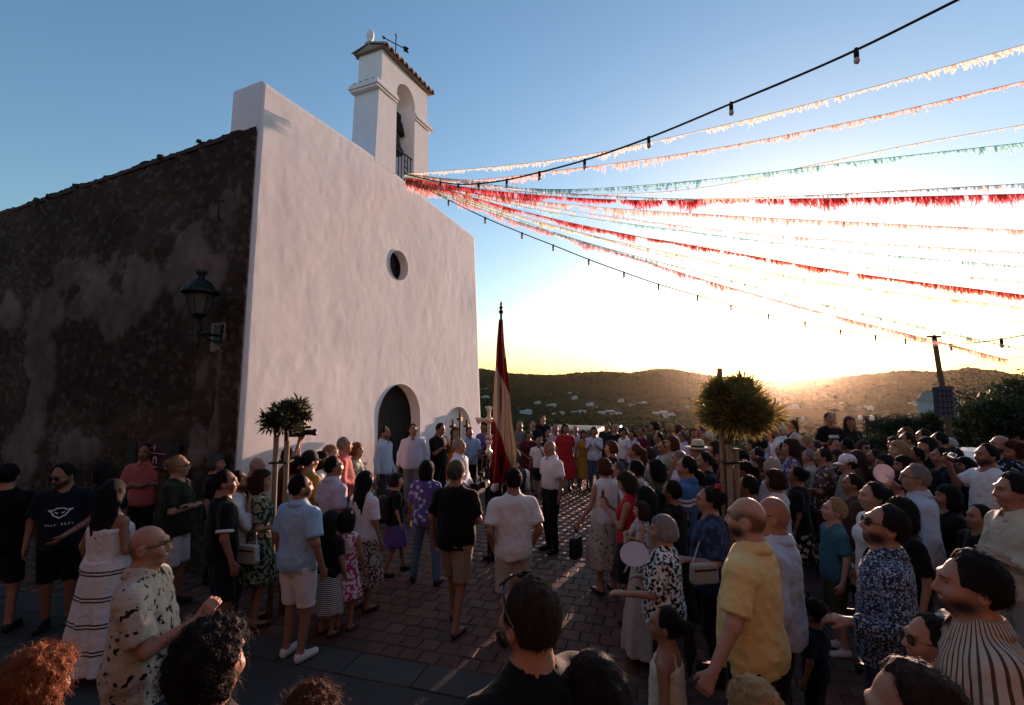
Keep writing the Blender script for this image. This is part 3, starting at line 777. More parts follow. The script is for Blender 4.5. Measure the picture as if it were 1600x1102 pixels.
M_CABLE = mat('black_cable', (.008, .008, .009), .6)
M_BULB = mat('bulb_glass', (.55, .50, .44), .15, var=.1, spec=.5)
def light_string(pix, d0, d1, bulbs, r, label, tail=0.0, sz=1.0):
    P = line3d(pix, d0, d1)
    if tail: P.append(P[-1] + (P[-1] - P[-2]).normalized() * tail)
    root = empty('light_string', P[0]); tag(root, label, 'string lights', 'festoon light cables over the square')
    L_ = sum((P[i + 1] - P[i]).length for i in range(len(P) - 1)); C = spline(P, max(int(L_ / .12), 12))
    o = P[0]
    MB().tube([tuple(Vector(c) - o) for c in C], r, 6, False).build('cable', M_CABLE, root, True)
    pxs = np.array([800 + FPX * c[0] / (c[1] * math.cos(PITCH) + (c[2] - CAM_H) * math.sin(PITCH)) for c in C])
    for bx in bulbs:
        i = int(np.argmin(np.abs(pxs - bx))); c = Vector(C[i]) - o
        sk = MB().lathe([(.0, -.075 * sz), (.02 * sz, -.072 * sz), (.021 * sz, -.03 * sz), (.018 * sz, .0), (.015 * sz, .018 * sz), (0, .02 * sz)], c, 10).build('socket', M_CABLE, root, True)
        MB().lathe([(.0, -.135 * sz), (.014 * sz, -.13 * sz), (.024 * sz, -.112 * sz), (.025 * sz, -.095 * sz), (.017 * sz, -.072 * sz), (0, -.07 * sz)], c, 10).build('bulb', M_BULB, sk, True)
light_string([(632, 272), (690, 285), (715, 288), (750, 287), (793, 281), (845, 269), (915, 250), (1010, 217), (1143, 162), (1343, 76), (1500, -2)], 9.75, 3.6, [690, 718, 747, 793, 845, 914, 1010, 1142, 1343], .012, 'thick black bulb cable rising from the bell gable to the top right', 1.5)
light_string([(634, 280), (700, 312), (757, 340), (812, 363), (866, 384), (921, 406), (976, 426), (1031, 445), (1087, 461), (1142, 477), (1198, 491), (1255, 503), (1310, 515), (1365, 524), (1417, 531), (1460, 536)], 9.75, 11.9, [704, 757, 812, 866, 921, 976, 1031, 1087, 1142, 1198, 1255, 1310, 1365, 1417], .011, 'thin bulb cable sagging from the bell gable to the leaning pole')
light_string([(1460, 536), (1486, 538), (1530, 535), (1566, 530), (1600, 524)], 11.9, 7.5, [1486, 1566], .009, 'short bulb cable leading right from the leaning pole top', 1.2, 1.15)

# ---------------------------------------------------------------- leaning pole with loudspeaker
pt = at(1460, 530, 12.0); pb = at(1489, 712, 12.0)
d_ = (pb - pt).normalized(); pg = pt + d_ * ((-.05 - pt.z) / d_.z)
pole = empty('utility_pole', pg); tag(pole, 'leaning wooden pole carrying the light cables right of the sunset', 'pole')
MB().tube([(0, 0, 0), tuple(pt - pg)], [.075, .055], 10).build('mast', mat('pole_wood', (.10, .07, .045), .9, bump=.4), pole, True)
MB().box(tuple(pt - pg - d_ * .06), (.34, .05, .05)).build('crossarm', M_VOID, pole)
MB().lathe([(.0, 0), (.05, 0), (.055, .06), (.03, .1), (0, .11)], tuple(pt - pg), 8).build('insulator', M_IRON, pole)
q = at(1474, 628, 11.7) - pg
MB().box(tuple(q), (.36, .14, .72)).build('speaker_panel', mat('speaker_grid', (.025, .025, .04), .7, var=.3), pole)
for i in range(4):
    for j in range(6):
        MB().box((q.x - .15 + i * .1, q.y - .095, q.z - .34 + j * .135), (.07, .012, .09)).build('speaker_cell', mat('speaker_mesh', (.07, .065, .09), .6), pole)
MB().tube([tuple(q + Vector((0, .09, -.42))), tuple(q + Vector((.05, .1, -1.6)))], .03, 6).build('speaker_stand', M_IRON, pole)
wire = empty('overhead_wire', at(1478, 575, 12.0)); tag(wire, 'thin bare wire leaving the leaning pole towards the right edge', 'wire')
MB().tube([tuple(Vector(p) - wire.location) for p in spline([at(1478, 575, 12.0), at(1540, 566, 10.5), at(1640, 551, 8.5)], 14)], .006, 5, False).build('strand', M_CABLE, wire)
wire = empty('overhead_wire', at(1463, 540, 12.0)); tag(wire, 'thin guy wire sloping down from the pole behind the dark tree', 'wire')
MB().tube([tuple(Vector(p) - wire.location) for p in spline([at(1463, 540, 12.0), at(1530, 590, 13.0), at(1590, 632, 14.0)], 10)], .006, 5, False).build('strand', M_CABLE, wire)

# ---------------------------------------------------------------- trees beyond the square
def big_tree(c, rad, n, ln, label, seed, trunk_h, name='leafy_tree', m=M_LEAF2):
    gz = float(terrain_z(math.atan2(c.x, c.y), math.hypot(c.x, c.y)))
    root = empty(name, (c.x, c.y, gz)); tag(root, label, 'tree', 'trees beyond the square')
    cl = Vector((0, 0, c.z - gz)); V = []; Q = []; rs = np.random.RandomState(seed); off = 0
    b = MB().tube([(0, 0, -.2), (.05, 0, cl.z * .5), (0, 0, cl.z)], [.16, .12, .05], 8)
    for k in range(9):
        dd = rs.normal(size=3); dd /= np.linalg.norm(dd); cc = np.array(cl) + dd * np.array(rad) * .62
        b.tube([(0, 0, cl.z * .45), tuple((cc + np.array([0, 0, cl.z * .55])) * .5), tuple(cc)], [.06, .04, .015], 5)
        v, q_ = leaf_cloud(n // 9, cc, np.array(rad) * rs.uniform(.42, .62), ln, ln * .22, .5, seed * 10 + k, .1)
        V.append(v); Q.append(q_ + off); off += len(v)
    b.build('trunk', M_BARK, root, True)
    tag(link('crown', np_mesh('crown', np.concatenate(V), np.concatenate(Q)), m, root), kind='stuff')
big_tree(at(1560, 668, 15), (1.55, 1.5, 1.35), 9000, .20, 'large dark leafy tree at the right edge behind the crowd', 2, 1.5)
big_tree(at(1640, 640, 16), (1.6, 1.5, 1.4), 5000, .20, 'dark tree cut off by the right edge of the picture', 6, 1.5)
big_tree(at(1400, 672, 27), (1.5, 1.4, .9), 3600, .24, 'low bushy tree left of the leaning pole', 3, 1.0)
big_tree(at(1452, 668, 26), (1.2, 1.2, .8), 3000, .24, 'second low bushy tree directly behind the leaning pole', 4, 1.0)
big_tree(at(1360, 690, 30), (1.4, 1.4, .7), 2600, .24, 'low scrub tree behind the raised pair', 7, 1.0)

# ---------------------------------------------------------------- houses
def ray_to_land(px, py, r0=60):
    r = (at(px, py, 1.0) - Vector((0, 0, CAM_H)))
    for d in np.geomspace(r0, 2200, 700):
        p = Vector((0, 0, CAM_H)) + r * d
        if p.z < float(terrain_z(np.array(math.atan2(p.x, p.y)), np.array(math.hypot(p.x, p.y)))): return p
    return None
M_HW = mat('house_white', (.42, .40, .38), .9, var=.08)
M_HR = mat('house_roof', (.30, .22, .17), .9)
M_HG = mat('house_window', (.03, .03, .035), .3)
def house(px, py, w, rz, label, h=None, dist=None, gable=False):
    p = ray_to_land(px, py) if dist is None else at(px, py, dist)
    if p is None: return
    rs = np.random.RandomState(int(px)); dp = w * rs.uniform(.6, .8); h = h or rs.uniform(3.5, 6)
    root = empty('house', p, rz); tag(root, label, 'house', 'white houses in the valley')
    MB().box((0, 0, h / 2 - 1), (w, dp, h + 2)).build('wall', M_HW, root)
    if gable:
        MB().prism([(-w * .52, h), (0, h + w * .33), (w * .52, h)], -dp / 2 - .15, dp / 2 + .15).build('roof', M_HR, root)
        MB().prism([(-w * .495, h + .001), (0, h + w * .31), (w * .495, h + .001)], -dp / 2 - .17, -dp / 2 - .16).build('gable_wall', M_HW, root)
    else:
        MB().box((0, 0, h + .22), (w + .3, dp + .3, .4)).build('roof', M_HW, root)
        MB().box((w * .2, 0, h + 1.2), (w * .45, dp * .7, 2.2)).build('upper_storey', M_HW, root)
    for i in range(3):
        MB().box((-w * .3 + i * w * .3, -dp / 2 - .02, h * .55), (w * .09, .08, h * .28)).build('window', M_HG, root)
HS = [(757, 612, 16, 'church edge, upper'), (757, 624, 18, 'church edge, lower'), (855, 620, 20, 'upper slope right of the flag'), (862, 637, 16, 'mid slope right of the flag'), (890, 617, 18, 'highest on the slope above the van'), (898, 623, 13, 'just below the highest house'), (822, 646, 18, 'nearest the flag on the valley floor'), (872, 649, 22, 'valley floor left of the van'), (905, 648, 24, 'valley floor above the van'), (922, 634, 14, 'mid slope above the van'), (931, 642, 14, 'right of the van, mid slope'), (948, 647, 26, 'long pale house right of the van'), (962, 650, 20, 'right of the long pale house'), (985, 637, 26, 'long house on the mid slope'), (1004, 634, 16, 'right of the long mid slope house'), (1032, 650, 22, 'valley floor above the straw hat'), (1046, 653, 16, 'beside the house above the straw hat'), (1010, 622, 12, 'small, upper slope'), (970, 628, 12, 'small, above the long mid slope house'), (840, 632, 12, 'small, right of the flag cloth'), (1070, 640, 18, 'left of the backlit tree'), (1240, 638, 14, 'in the golden haze right of the backlit tree'), (1315, 637, 20, 'in the haze above the raised pair'), (1352, 642, 16, 'in the haze right of the raised pair'), (1430, 634, 24, 'long roof on the slope left of the pole')]
for (px, py, w, lb) in HS:
    house(px, py, w, random.uniform(-.4, .4), 'tiny white valley house, ' + lb)
house(1468, 664, 2.6, math.radians(24), 'white gabled house right behind the leaning pole', 1.9, 40, True)

# ---------------------------------------------------------------- vehicles
M_TYRE = mat('tyre', (.012, .012, .012), .9); M_CARG = mat('car_glass', (.02, .022, .026), .08, spec=.6); M_CHR = mat('car_trim', (.35, .34, .33), .3, metal=.8)
def vehicle(name, c, rz, L_, W_, H_, body, label, cat, boxy=False):
    root = empty(name, c, rz); tag(root, label, cat)
    if boxy: prof = [(-L_ / 2, .32), (-L_ / 2, H_ * .96), (-L_ / 2 + .12, H_), (L_ * .22, H_), (L_ * .36, H_ * .6), (L_ * .48, H_ * .54), (L_ / 2, H_ * .4), (L_ / 2, .32)]
    else: prof = [(-L_ / 2, .32), (-L_ / 2, .78), (-L_ * .44, .92), (-L_ * .34, H_ * .92), (-L_ * .22, H_), (L_ * .06, H_), (L_ * .24, .98), (L_ * .44, .86), (L_ / 2, .68), (L_ / 2, .32)]
    o = MB().prism(prof, -W_ / 2, W_ / 2).build('body', body, root)
    md = o.modifiers.new('bevel', 'BEVEL'); md.width = .06; md.segments = 3; md.limit_method = 'ANGLE'
    autosmooth(o, 35)
    gz0, gz1 = (H_ * .58, H_ * .88)
    if boxy: gl = [[(L_ * .12, gz0), (L_ * .12, gz1), (L_ * .22, gz1), (L_ * .33, gz0)], [(-L_ * .42, gz0), (-L_ * .42, gz1), (L_ * .09, gz1), (L_ * .09, gz0)]]
    else: gl = [[(-L_ * .02, .95), (-L_ * .02, H_ - .1), (L_ * .055, H_ - .1), (L_ * .20, .97)], [(-L_ * .33, .95), (-L_ * .28, H_ - .16), (-L_ * .2, H_ - .1), (-L_ * .05, H_ - .1), (-L_ * .05, .95)]]
    for g in gl:
        for sgn in (-1, 1):
            y0 = sgn * (W_ / 2 + .004); MB().prism(g, y0, y0 + sgn * .008).build('side_window', M_CARG, root)
    for (xa, za, xb, zb) in ([(L_ * .23, H_ * .97, L_ * .355, H_ * .63)] if boxy else [(L_ * .075, H_ - .03, L_ * .23, 1.0)]):
        n_ = Vector((za - zb, 0, xb - xa)).normalized() * .008
        MB().add([Vector((x, y, z)) + n_ for x, y, z in ((xa, -W_ * .42, za), (xb, -W_ * .45, zb), (xb, W_ * .45, zb), (xa, W_ * .42, za))], [(0, 1, 2, 3)]).build('windscreen', M_CARG, root)
    MB().box((-L_ / 2 - .004, 0, H_ * .74), (.012, W_ * .74, H_ * .26)).build('rear_window', M_CARG, root)
    for sx in (-1, 1):
        for sy in (-1, 1):
            w = MB().lathe([(.0, -.1), (.31, -.1), (.33, -.06), (.33, .06), (.31, .1), (0, .1)], (sx * L_ * .31, sy * (W_ / 2 - .08), .33), 18, Matrix.Rotation(math.radians(90), 3, 'X')).build('wheel', M_TYRE, root, True)
            MB().lathe([(0, -.11), (.19, -.11), (.2, -.09), (.2, .09), (.19, .11), (0, .11)], (sx * L_ * .31, sy * (W_ / 2 - .08), .33), 12, Matrix.Rotation(math.radians(90), 3, 'X')).build('rim', M_CHR, w)
    for sy in (-1, 1):
        MB().box((L_ / 2 + .004, sy * W_ * .36, .66 if not boxy else H_ * .36), (.03, .28, .12)).build('headlight', mat('lamp_lens', (.5, .5, .5), .2), root)
        MB().box((-L_ / 2 - .006, sy * W_ * .42, .74), (.03, .14, .2)).build('tail_light', mat('tail_lens', (.25, .01, .01), .3), root)
    return root
cv = at(903, 700, 16.5); cv.z = -.62
vehicle('van', cv, math.radians(70), 3.0, 1.7, 1.95, mat('van_paint', (.06, .05, .035), .6, var=.1, spec=.6), 'dark boxy van parked behind the far row, pale roof edge', 'van', True)
cv = at(1550, 760, 9.6); cv.z = 0
vehicle('parked_car', cv, math.radians(160), 3.6, 1.6, 1.36, mat('car_paint', (.14, .26, .36), .5, var=.05, spec=.6), 'pale blue car parked behind the man with the glass', 'car')

# ---------------------------------------------------------------- lamp posts
def lamp_post(px, py, d, label):
    t = at(px, py, d); gz = float(terrain_z(np.array(math.atan2(t.x, t.y)), np.array(math.hypot(t.x, t.y))))
    root = empty('street_lamp', (t.x, t.y, gz)); tag(root, label, 'street lamp', 'lamp posts at the rim of the square')
    h = t.z - gz
    MB().tube([(0, 0, 0), (0, 0, h)], .04, 8).build('post', M_IRON, root)
    MB().tube([(-.28, 0, h - .06), (0, 0, h), (.28, 0, h - .06)], .022, 6).build('arm', M_IRON, root)
    for sg in (-1, 1):
        MB().lathe([(0, -.17), (.08, -.15), (.11, -.05), (.07, .05), (0, .08)], (sg * .28, 0, h - .05), 10).build('globe', mat('lamp_globe', (.8, .78, .74), .3, trans=.4), root, True)
lamp_post(1245, 652, 23, 'twin-globe lamp post in the glow left of the raised man')
lamp_post(1353, 650, 23, 'twin-globe lamp post right of the raised long-haired woman')
t = at(1304, 640, 30); gz = float(terrain_z(np.array(math.atan2(t.x, t.y)), np.array(math.hypot(t.x, t.y))))
mp_ = empty('slim_mast', (t.x, t.y, gz)); tag(mp_, 'slim bare mast rising between the raised pair', 'mast')
MB().tube([(0, 0, 0), (0, 0, t.z - gz)], [.05, .035], 7).build('mast', M_IRON, mp_); MB().box((0, 0, t.z - gz), (.3, .1, .08)).build('mast_head', M_IRON, mp_)

# low wall that the raised pair stands on
lw = empty('low_wall', (0, 0, 0)); a_ = at(1270, 700, FPX / 76.5); 
tag(lw, 'low stone parapet under the raised pair at the back', 'wall'); lw.location = (a_.x - .6, a_.y, 0)
for i in range(7):
    for j in range(2):
        MB().box((i * .34 + .1 * j, RS.uniform(-.01, .01), .095 + j * .19), (.325, .5, .18)).build('stone_block', mat('parapet', (.12, .10, .08), .9, bump=.4), lw)

# three crosses on the facade
for (px, top, lb) in ((704, 655, 'left'), (715, 644, 'tall middle'), (726, 655, 'right')):
    u_ = u_of_px(px); p = CM @ Vector((u_, -.09, 0)); s_ = FPX / p.y; zt = CAM_H - (top - 609) / s_
    r_ = empty('wooden_cross', p, CRZ); tag(r_, lb + ' dark wooden cross of three against the white facade', 'cross', 'three crosses on the church front')
    MB().box((0, 0, zt / 2), (.055, .05, zt)).build('upright', mat('cross_wood', (.035, .02, .012), .7), r_)
    MB().box((0, -.004, zt - .17), (.30, .046, .055)).build('crossbar', mat('cross_wood', (.035, .02, .012), .7), r_)
    MB().box((0, -.035, zt - .17), (.07, .02, .10)).build('gilt_boss', mat('gilt', (.4, .28, .1), .4, metal=.7), r_)
# ---------------------------------------------------------------- people: a body grown as one surface from a posed skeleton, clothes and hair as shells over it
def smin(a, b, k):
    h = np.maximum(k - np.abs(a - b), 0) / k
    return np.minimum(a, b) - h * h * k * 0.25
class Field:
    def __init__(s, lo, hi, v):
        s.v = v; s.lo = np.array(lo, float)
        n = np.maximum(np.ceil((np.array(hi) - s.lo) / v).astype(int) + 1, 2)
        s.ax = [(s.lo[i] + v * np.arange(n[i])).astype(np.float32) for i in range(3)]
        s.F = np.full(n, 0.12, np.float32)
    def sub(s, lo, hi):
        sl = []
        for i in range(3):
            a = int(np.searchsorted(s.ax[i], lo[i])); b = int(np.searchsorted(s.ax[i], hi[i]))
            if b - a < 1: return None
            sl.append(slice(a, b))
        return tuple(sl)
    def pts(s, sl):
        return s.ax[0][sl[0]][:, None, None], s.ax[1][sl[1]][None, :, None], s.ax[2][sl[2]][None, None, :]
    def put(s, sl, d, k, op=1):
        if op == 1: s.F[sl] = smin(s.F[sl], d, k)
        else: s.F[sl] = -smin(-s.F[sl], d, k)       # carve d out
    def cone(s, a, b, ra, rb, k=0.03, flat=False, op=1):
        a = np.array(a, float); b = np.array(b, float); m = max(ra, rb) + 0.05
        sl = s.sub(np.minimum(a, b) - m, np.maximum(a, b) + m)
        if sl is None: return
        x, y, z = s.pts(sl); ab = b - a; L2 = max(float(ab @ ab), 1e-9)
        t0 = ((x - a[0]) * ab[0] + (y - a[1]) * ab[1] + (z - a[2]) * ab[2]) / L2
        t = np.clip(t0, 0, 1)
        d = np.sqrt((x - a[0] - t * ab[0]) ** 2 + (y - a[1] - t * ab[1]) ** 2 + (z - a[2] - t * ab[2]) ** 2) - (ra + (rb - ra) * t)
        if flat: d = np.maximum(d, (t0 - 1) * math.sqrt(L2))
        s.put(sl, d, k, op)
    def ell(s, c, r, k=0.03, R=None, op=1):
        c = np.array(c, float); r = np.array(r, float); m = max(r) + 0.05
        sl = s.sub(c - m, c + m)
        if sl is None: return
        x, y, z = s.pts(sl); x = x - c[0]; y = y - c[1]; z = z - c[2]
        if R is not None:
            x, y, z = (R[0][0] * x + R[1][0] * y + R[2][0] * z, R[0][1] * x + R[1][1] * y + R[2][1] * z, R[0][2] * x + R[1][2] * y + R[2][2] * z)
        k0 = np.sqrt((x / r[0]) ** 2 + (y / r[1]) ** 2 + (z / r[2]) ** 2) + 1e-6
        k1 = np.sqrt((x / r[0] ** 2) ** 2 + (y / r[1] ** 2) ** 2 + (z / r[2] ** 2) ** 2) + 1e-6
        s.put(sl, np.minimum(k0 * (k0 - 1) / k1, 0.3), k, op)
    def loft(s, zs, rx, ry, cy, k=0.03, folds=0, fa=0.0, ph=0.0):
        """Draped tube with elliptical sections between zs[0] (low) and zs[-1]."""
        z0, z1 = zs[0], zs[-1]; mx = max(rx) * 1.25 + .05
        sl = s.sub((-mx, -mx, z0 - .05), (mx, mx, z1 + .05))
        if sl is None: return
        x, y, z = s.pts(sl)
        X = np.interp(z, zs, rx); Y = np.interp(z, zs, ry); C = np.interp(z, zs, cy)
        yy = y - C
        if folds:
            th = np.arctan2(yy, x); w = np.clip((z1 - z) / (z1 - z0), 0, 1)
            q = 1 + fa * w * (np.sin(folds * th + ph) + 0.5 * np.sin((folds * 2 + 1) * th + 2 * ph + 4 * z))
            X = X * q; Y = Y * q
        d = (np.sqrt((x / X) ** 2 + (yy / Y) ** 2) - 1) * np.minimum(X, Y)
        d = np.maximum(np.maximum(d, z0 - z), z - z1)
        s.put(sl, np.minimum(d, 0.3).astype(np.float32), k)
    def mesh(s):
        F = s.F; S = F < 0; n = F.shape
        c = [S[i:n[0] - 1 + i, j:n[1] - 1 + j, k:n[2] - 1 + k] for i in (0, 1) for j in (0, 1) for k in (0, 1)]
        cnt = sum(q.astype(np.int8) for q in c)
        act = (cnt > 0) & (cnt < 8)
        I = np.argwhere(act)
        if len(I) == 0: return np.zeros((0, 3)), np.zeros((0, 4), int)
        idx = np.full(act.shape, -1, np.int32); idx[act] = np.arange(len(I))
        acc = np.zeros((len(I), 3)); w = np.zeros(len(I))
        for a in range(3):
            o1, o2 = [q for q in range(3) if q != a]
            for d1 in (0, 1):
                for d2 in (0, 1):
                    p = I.copy(); p[:, o1] += d1; p[:, o2] += d2
                    q = p.copy(); q[:, a] += 1
                    f0 = F[p[:, 0], p[:, 1], p[:, 2]]; f1 = F[q[:, 0], q[:, 1], q[:, 2]]
                    m = (f0 < 0) != (f1 < 0)
                    t = np.where(m, f0 / np.where(f0 == f1, 1, f0 - f1), 0)
                    pos = p.astype(float); pos[:, a] += t
                    acc[m] += pos[m]; w[m] += 1
        V = acc / w[:, None] * s.v + s.lo
        Q = []
        for a in range(3):
            o1, o2 = (a + 1) % 3, (a + 2) % 3
            sa = [slice(None)] * 3; sb = [slice(None)] * 3
            sa[a] = slice(0, -1); sb[a] = slice(1, None)
            for o in (o1, o2): sa[o] = slice(1, -1); sb[o] = slice(1, -1)
            A = S[tuple(sa)]; B = S[tuple(sb)]
            for (flag, m) in ((0, A & ~B), (1, ~A & B)):
                E = np.argwhere(m)
                if len(E) == 0: continue
                E[:, o1] += 1; E[:, o2] += 1
                def cell(d1, d2):
                    p = E.copy(); p[:, o1] -= d1; p[:, o2] -= d2
                    return idx[p[:, 0], p[:, 1], p[:, 2]]
                q = np.stack([cell(1, 1), cell(0, 1), cell(0, 0), cell(1, 0)], -1)
                Q.append(q if flag == 0 else q[:, ::-1])
        Q = np.concatenate(Q)
        return V, Q[(Q >= 0).all(1)]

def vnormals(V, Q):
    d1 = V[Q[:, 2]] - V[Q[:, 0]]; d2 = V[Q[:, 3]] - V[Q[:, 1]]
    n = np.cross(d1, d2); N = np.zeros_like(V)
    for i in range(4): np.add.at(N, Q[:, i], n)
    return N / np.maximum(np.linalg.norm(N, axis=1, keepdims=True), 1e-9)

# fabrics ----------------------------------------------------------
def fabric(key, c1, pat=None, c2=None, scale=1.0, rough=0.85):
    if key in _MATS: return _MATS[key]
    m = bpy.data.materials.new('fabric_' + key); m.use_nodes = True
    N = m.node_tree.nodes; L = m.node_tree.links; p = N['Principled BSDF']
    p.inputs['Roughness'].default_value = rough; p.inputs['Specular IOR Level'].default_value = 0.15
    p.inputs['Sheen Weight'].default_value = 0.12; p.inputs['Sheen Roughness'].default_value = 0.4
    tc = N.new('ShaderNodeTexCoord'); nz = N.new('ShaderNodeTexNoise'); nz.inputs['Scale'].default_value = 5; nz.inputs['Detail'].default_value = 3
    L.new(tc.outputs['Object'], nz.inputs['Vector'])
    base = N.new('ShaderNodeMix'); base.data_type = 'RGBA'; L.new(nz.outputs['Fac'], base.inputs[0])
    base.inputs[6].default_value = (*[v * .82 for v in c1], 1); base.inputs[7].default_value = (*[min(1, v * 1.1) for v in c1], 1)
    out = base.outputs[2]
    if pat:
        c2 = c2 or (0.02, 0.02, 0.02)
        def wave(axis, sc, dist=0.0, dsc=1.0, thr=0.5):
            w = N.new('ShaderNodeTexWave'); w.bands_direction = axis; w.inputs['Scale'].default_value = sc; w.inputs['Distortion'].default_value = dist; w.inputs['Detail'].default_value = 2; w.inputs['Detail Scale'].default_value = dsc
            L.new(tc.outputs['Object'], w.inputs['Vector'])
            g = N.new('ShaderNodeMath'); g.operation = 'GREATER_THAN'; g.inputs[1].default_value = thr; L.new(w.outputs['Fac'], g.inputs[0]); return g.outputs[0]
        def vor(sc, lo, hi, rnd=1.0):
            v = N.new('ShaderNodeTexVoronoi'); v.inputs['Scale'].default_value = sc; v.inputs['Randomness'].default_value = rnd
            nn = N.new('ShaderNodeTexNoise'); nn.inputs['Scale'].default_value = sc * 1.3; L.new(tc.outputs['Object'], nn.inputs['Vector'])
            mv = N.new('ShaderNodeMix'); mv.data_type = 'RGBA'; mv.blend_type = 'ADD'; mv.inputs[0].default_value = 0.05
            L.new(tc.outputs['Object'], mv.inputs[6]); L.new(nn.outputs['Color'], mv.inputs[7]); L.new(mv.outputs[2], v.inputs['Vector'])
            r = N.new('ShaderNodeMapRange'); r.inputs[1].default_value = lo; r.inputs[2].default_value = hi; r.inputs[3].default_value = 1; r.inputs[4].default_value = 0; L.new(v.outputs['Distance'], r.inputs[0]); return r.outputs[0]
        def noi(sc, lo, hi):
            v = N.new('ShaderNodeTexNoise'); v.inputs['Scale'].default_value = sc; v.inputs['Detail'].default_value = 3; L.new(tc.outputs['Object'], v.inputs['Vector'])
            r = N.new('ShaderNodeMapRange'); r.inputs[1].default_value = lo; r.inputs[2].default_value = hi; L.new(v.outputs['Fac'], r.inputs[0]); return r.outputs[0]
        def radial(nn):
            sx = N.new('ShaderNodeSeparateXYZ'); L.new(tc.outputs['Object'], sx.inputs[0])
            a_ = N.new('ShaderNodeMath'); a_.operation = 'ARCTAN2'; L.new(sx.outputs[0], a_.inputs[0]); L.new(sx.outputs[1], a_.inputs[1])
            m_ = N.new('ShaderNodeMath'); m_.operation = 'MULTIPLY'; m_.inputs[1].default_value = nn; L.new(a_.outputs[0], m_.inputs[0])
            s_ = N.new('ShaderNodeMath'); s_.operation = 'SINE'; L.new(m_.outputs[0], s_.inputs[0])
            g = N.new('ShaderNodeMath'); g.operation = 'GREATER_THAN'; g.inputs[1].default_value = .55; L.new(s_.outputs[0], g.inputs[0]); return g.outputs[0]
        def bands():
            sx = N.new('ShaderNodeSeparateXYZ'); L.new(tc.outputs['Object'], sx.inputs[0])
            mu = N.new('ShaderNodeMath'); mu.operation = 'MULTIPLY'; mu.inputs[1].default_value = 4.6; L.new(sx.outputs[2], mu.inputs[0])
            fr_ = N.new('ShaderNodeMath'); fr_.operation = 'FRACT'; L.new(mu.outputs[0], fr_.inputs[0]); o = []
            for zc in (.30, .43):
                q = N.new('ShaderNodeMath'); q.operation = 'COMPARE'; q.inputs[1].default_value = zc; q.inputs[2].default_value = 0.032; L.new(fr_.outputs[0], q.inputs[0]); o.append(q)
            lo = N.new('ShaderNodeMath'); lo.operation = 'LESS_THAN'; lo.inputs[1].default_value = 1.04; L.new(sx.outputs[2], lo.inputs[0])
            g = N.new('ShaderNodeMath'); g.operation = 'MAXIMUM'; L.new(o[0].outputs[0], g.inputs[0]); L.new(o[1].outputs[0], g.inputs[1])
            g2 = N.new('ShaderNodeMath'); g2.operation = 'MULTIPLY'; L.new(g.outputs[0], g2.inputs[0]); L.new(lo.outputs[0], g2.inputs[1]); return g2.outputs[0]
        def chest():
            sx = N.new('ShaderNodeSeparateXYZ'); L.new(tc.outputs['Object'], sx.inputs[0]); o = []
            for zc in (1.27, 1.315):
                q = N.new('ShaderNodeMath'); q.operation = 'COMPARE'; q.inputs[1].default_value = zc; q.inputs[2].default_value = 0.012; L.new(sx.outputs[2], q.inputs[0]); o.append(q)
            g = N.new('ShaderNodeMath'); g.operation = 'MAXIMUM'; L.new(o[0].outputs[0], g.inputs[0]); L.new(o[1].outputs[0], g.inputs[1]); return g.outputs[0]
        fac = {'hstripe': lambda: wave('Z', 9 * scale, thr=.55), 'vstripe': lambda: radial(44 * scale), 'zebra': lambda: wave('DIAGONAL', 9 * scale, 7.0, 1.2, .5),
               'dots': lambda: vor(34 * scale, .36, .42, .3), 'floral': lambda: vor(13 * scale, .32, .42), 'leaf': lambda: noi(26 * scale, .60, .62), 'mottle': lambda: noi(22 * scale, .48, .54), 'bands': lambda: bands(), 'chest': lambda: chest()}.get(pat)
        mx = N.new('ShaderNodeMix'); mx.data_type = 'RGBA'; L.new(out, mx.inputs[6]); mx.inputs[7].default_value = (*c2, 1)
        if pat == 'plaid':
            a_ = wave('Z', 7 * scale, thr=.75); b_ = wave('X', 7 * scale, thr=.75)
            g = N.new('ShaderNodeMath'); g.operation = 'MAXIMUM'; L.new(a_, g.inputs[0]); L.new(b_, g.inputs[1]); L.new(g.outputs[0], mx.inputs[0])
        else:
            L.new(fac(), mx.inputs[0])
        out = mx.outputs[2]
    L.new(out, p.inputs['Base Color'])
    nb = N.new('ShaderNodeTexNoise'); nb.inputs['Scale'].default_value = 9; nb.inputs['Detail'].default_value = 3; nb.inputs['Distortion'].default_value = 1.2; L.new(tc.outputs['Object'], nb.inputs['Vector'])
    bp = N.new('ShaderNodeBump'); bp.inputs['Strength'].default_value = 0.5; bp.inputs['Distance'].default_value = 0.03
    L.new(nb.outputs['Fac'], bp.inputs['Height']); L.new(bp.outputs[0], p.inputs['Normal'])
    _MATS[key] = m
    return m
CL = {'white': (.70, .69, .70), 'cream': (.58, .52, .40), 'yellow': (.76, .58, .24), 'mustard': (.34, .20, .03), 'black': (.005, .005, .0055), 'navy': (.007, .010, .020), 'dkblue': (.02, .035, .075), 'blue': (.06, .16, .36), 'ltblue': (.30, .46, .64), 'paleblue': (.42, .50, .62), 'teal': (.05, .15, .20), 'lilac': (.52, .48, .60), 'purple': (.11, .07, .26),
      'red': (.40, .018, .022), 'salmon': (.50, .13, .12), 'pink': (.60, .20, .26), 'hotpink': (.45, .04, .16), 'orange': (.45, .11, .03), 'green': (.016, .024, .012), 'olive': (.06, .06, .03), 'grey': (.16, .16, .165), 'dkgrey': (.035, .035, .038), 'khaki': (.28, .21, .14), 'beige': (.46, .40, .33), 'denim': (.045, .075, .14), 'ltdenim': (.11, .17, .27), 'brown': (.07, .04, .025), 'charcoal': (.011, .011, .012), 'maroon': (.09, .012, .02), 'palegrn': (.26, .30, .20)}
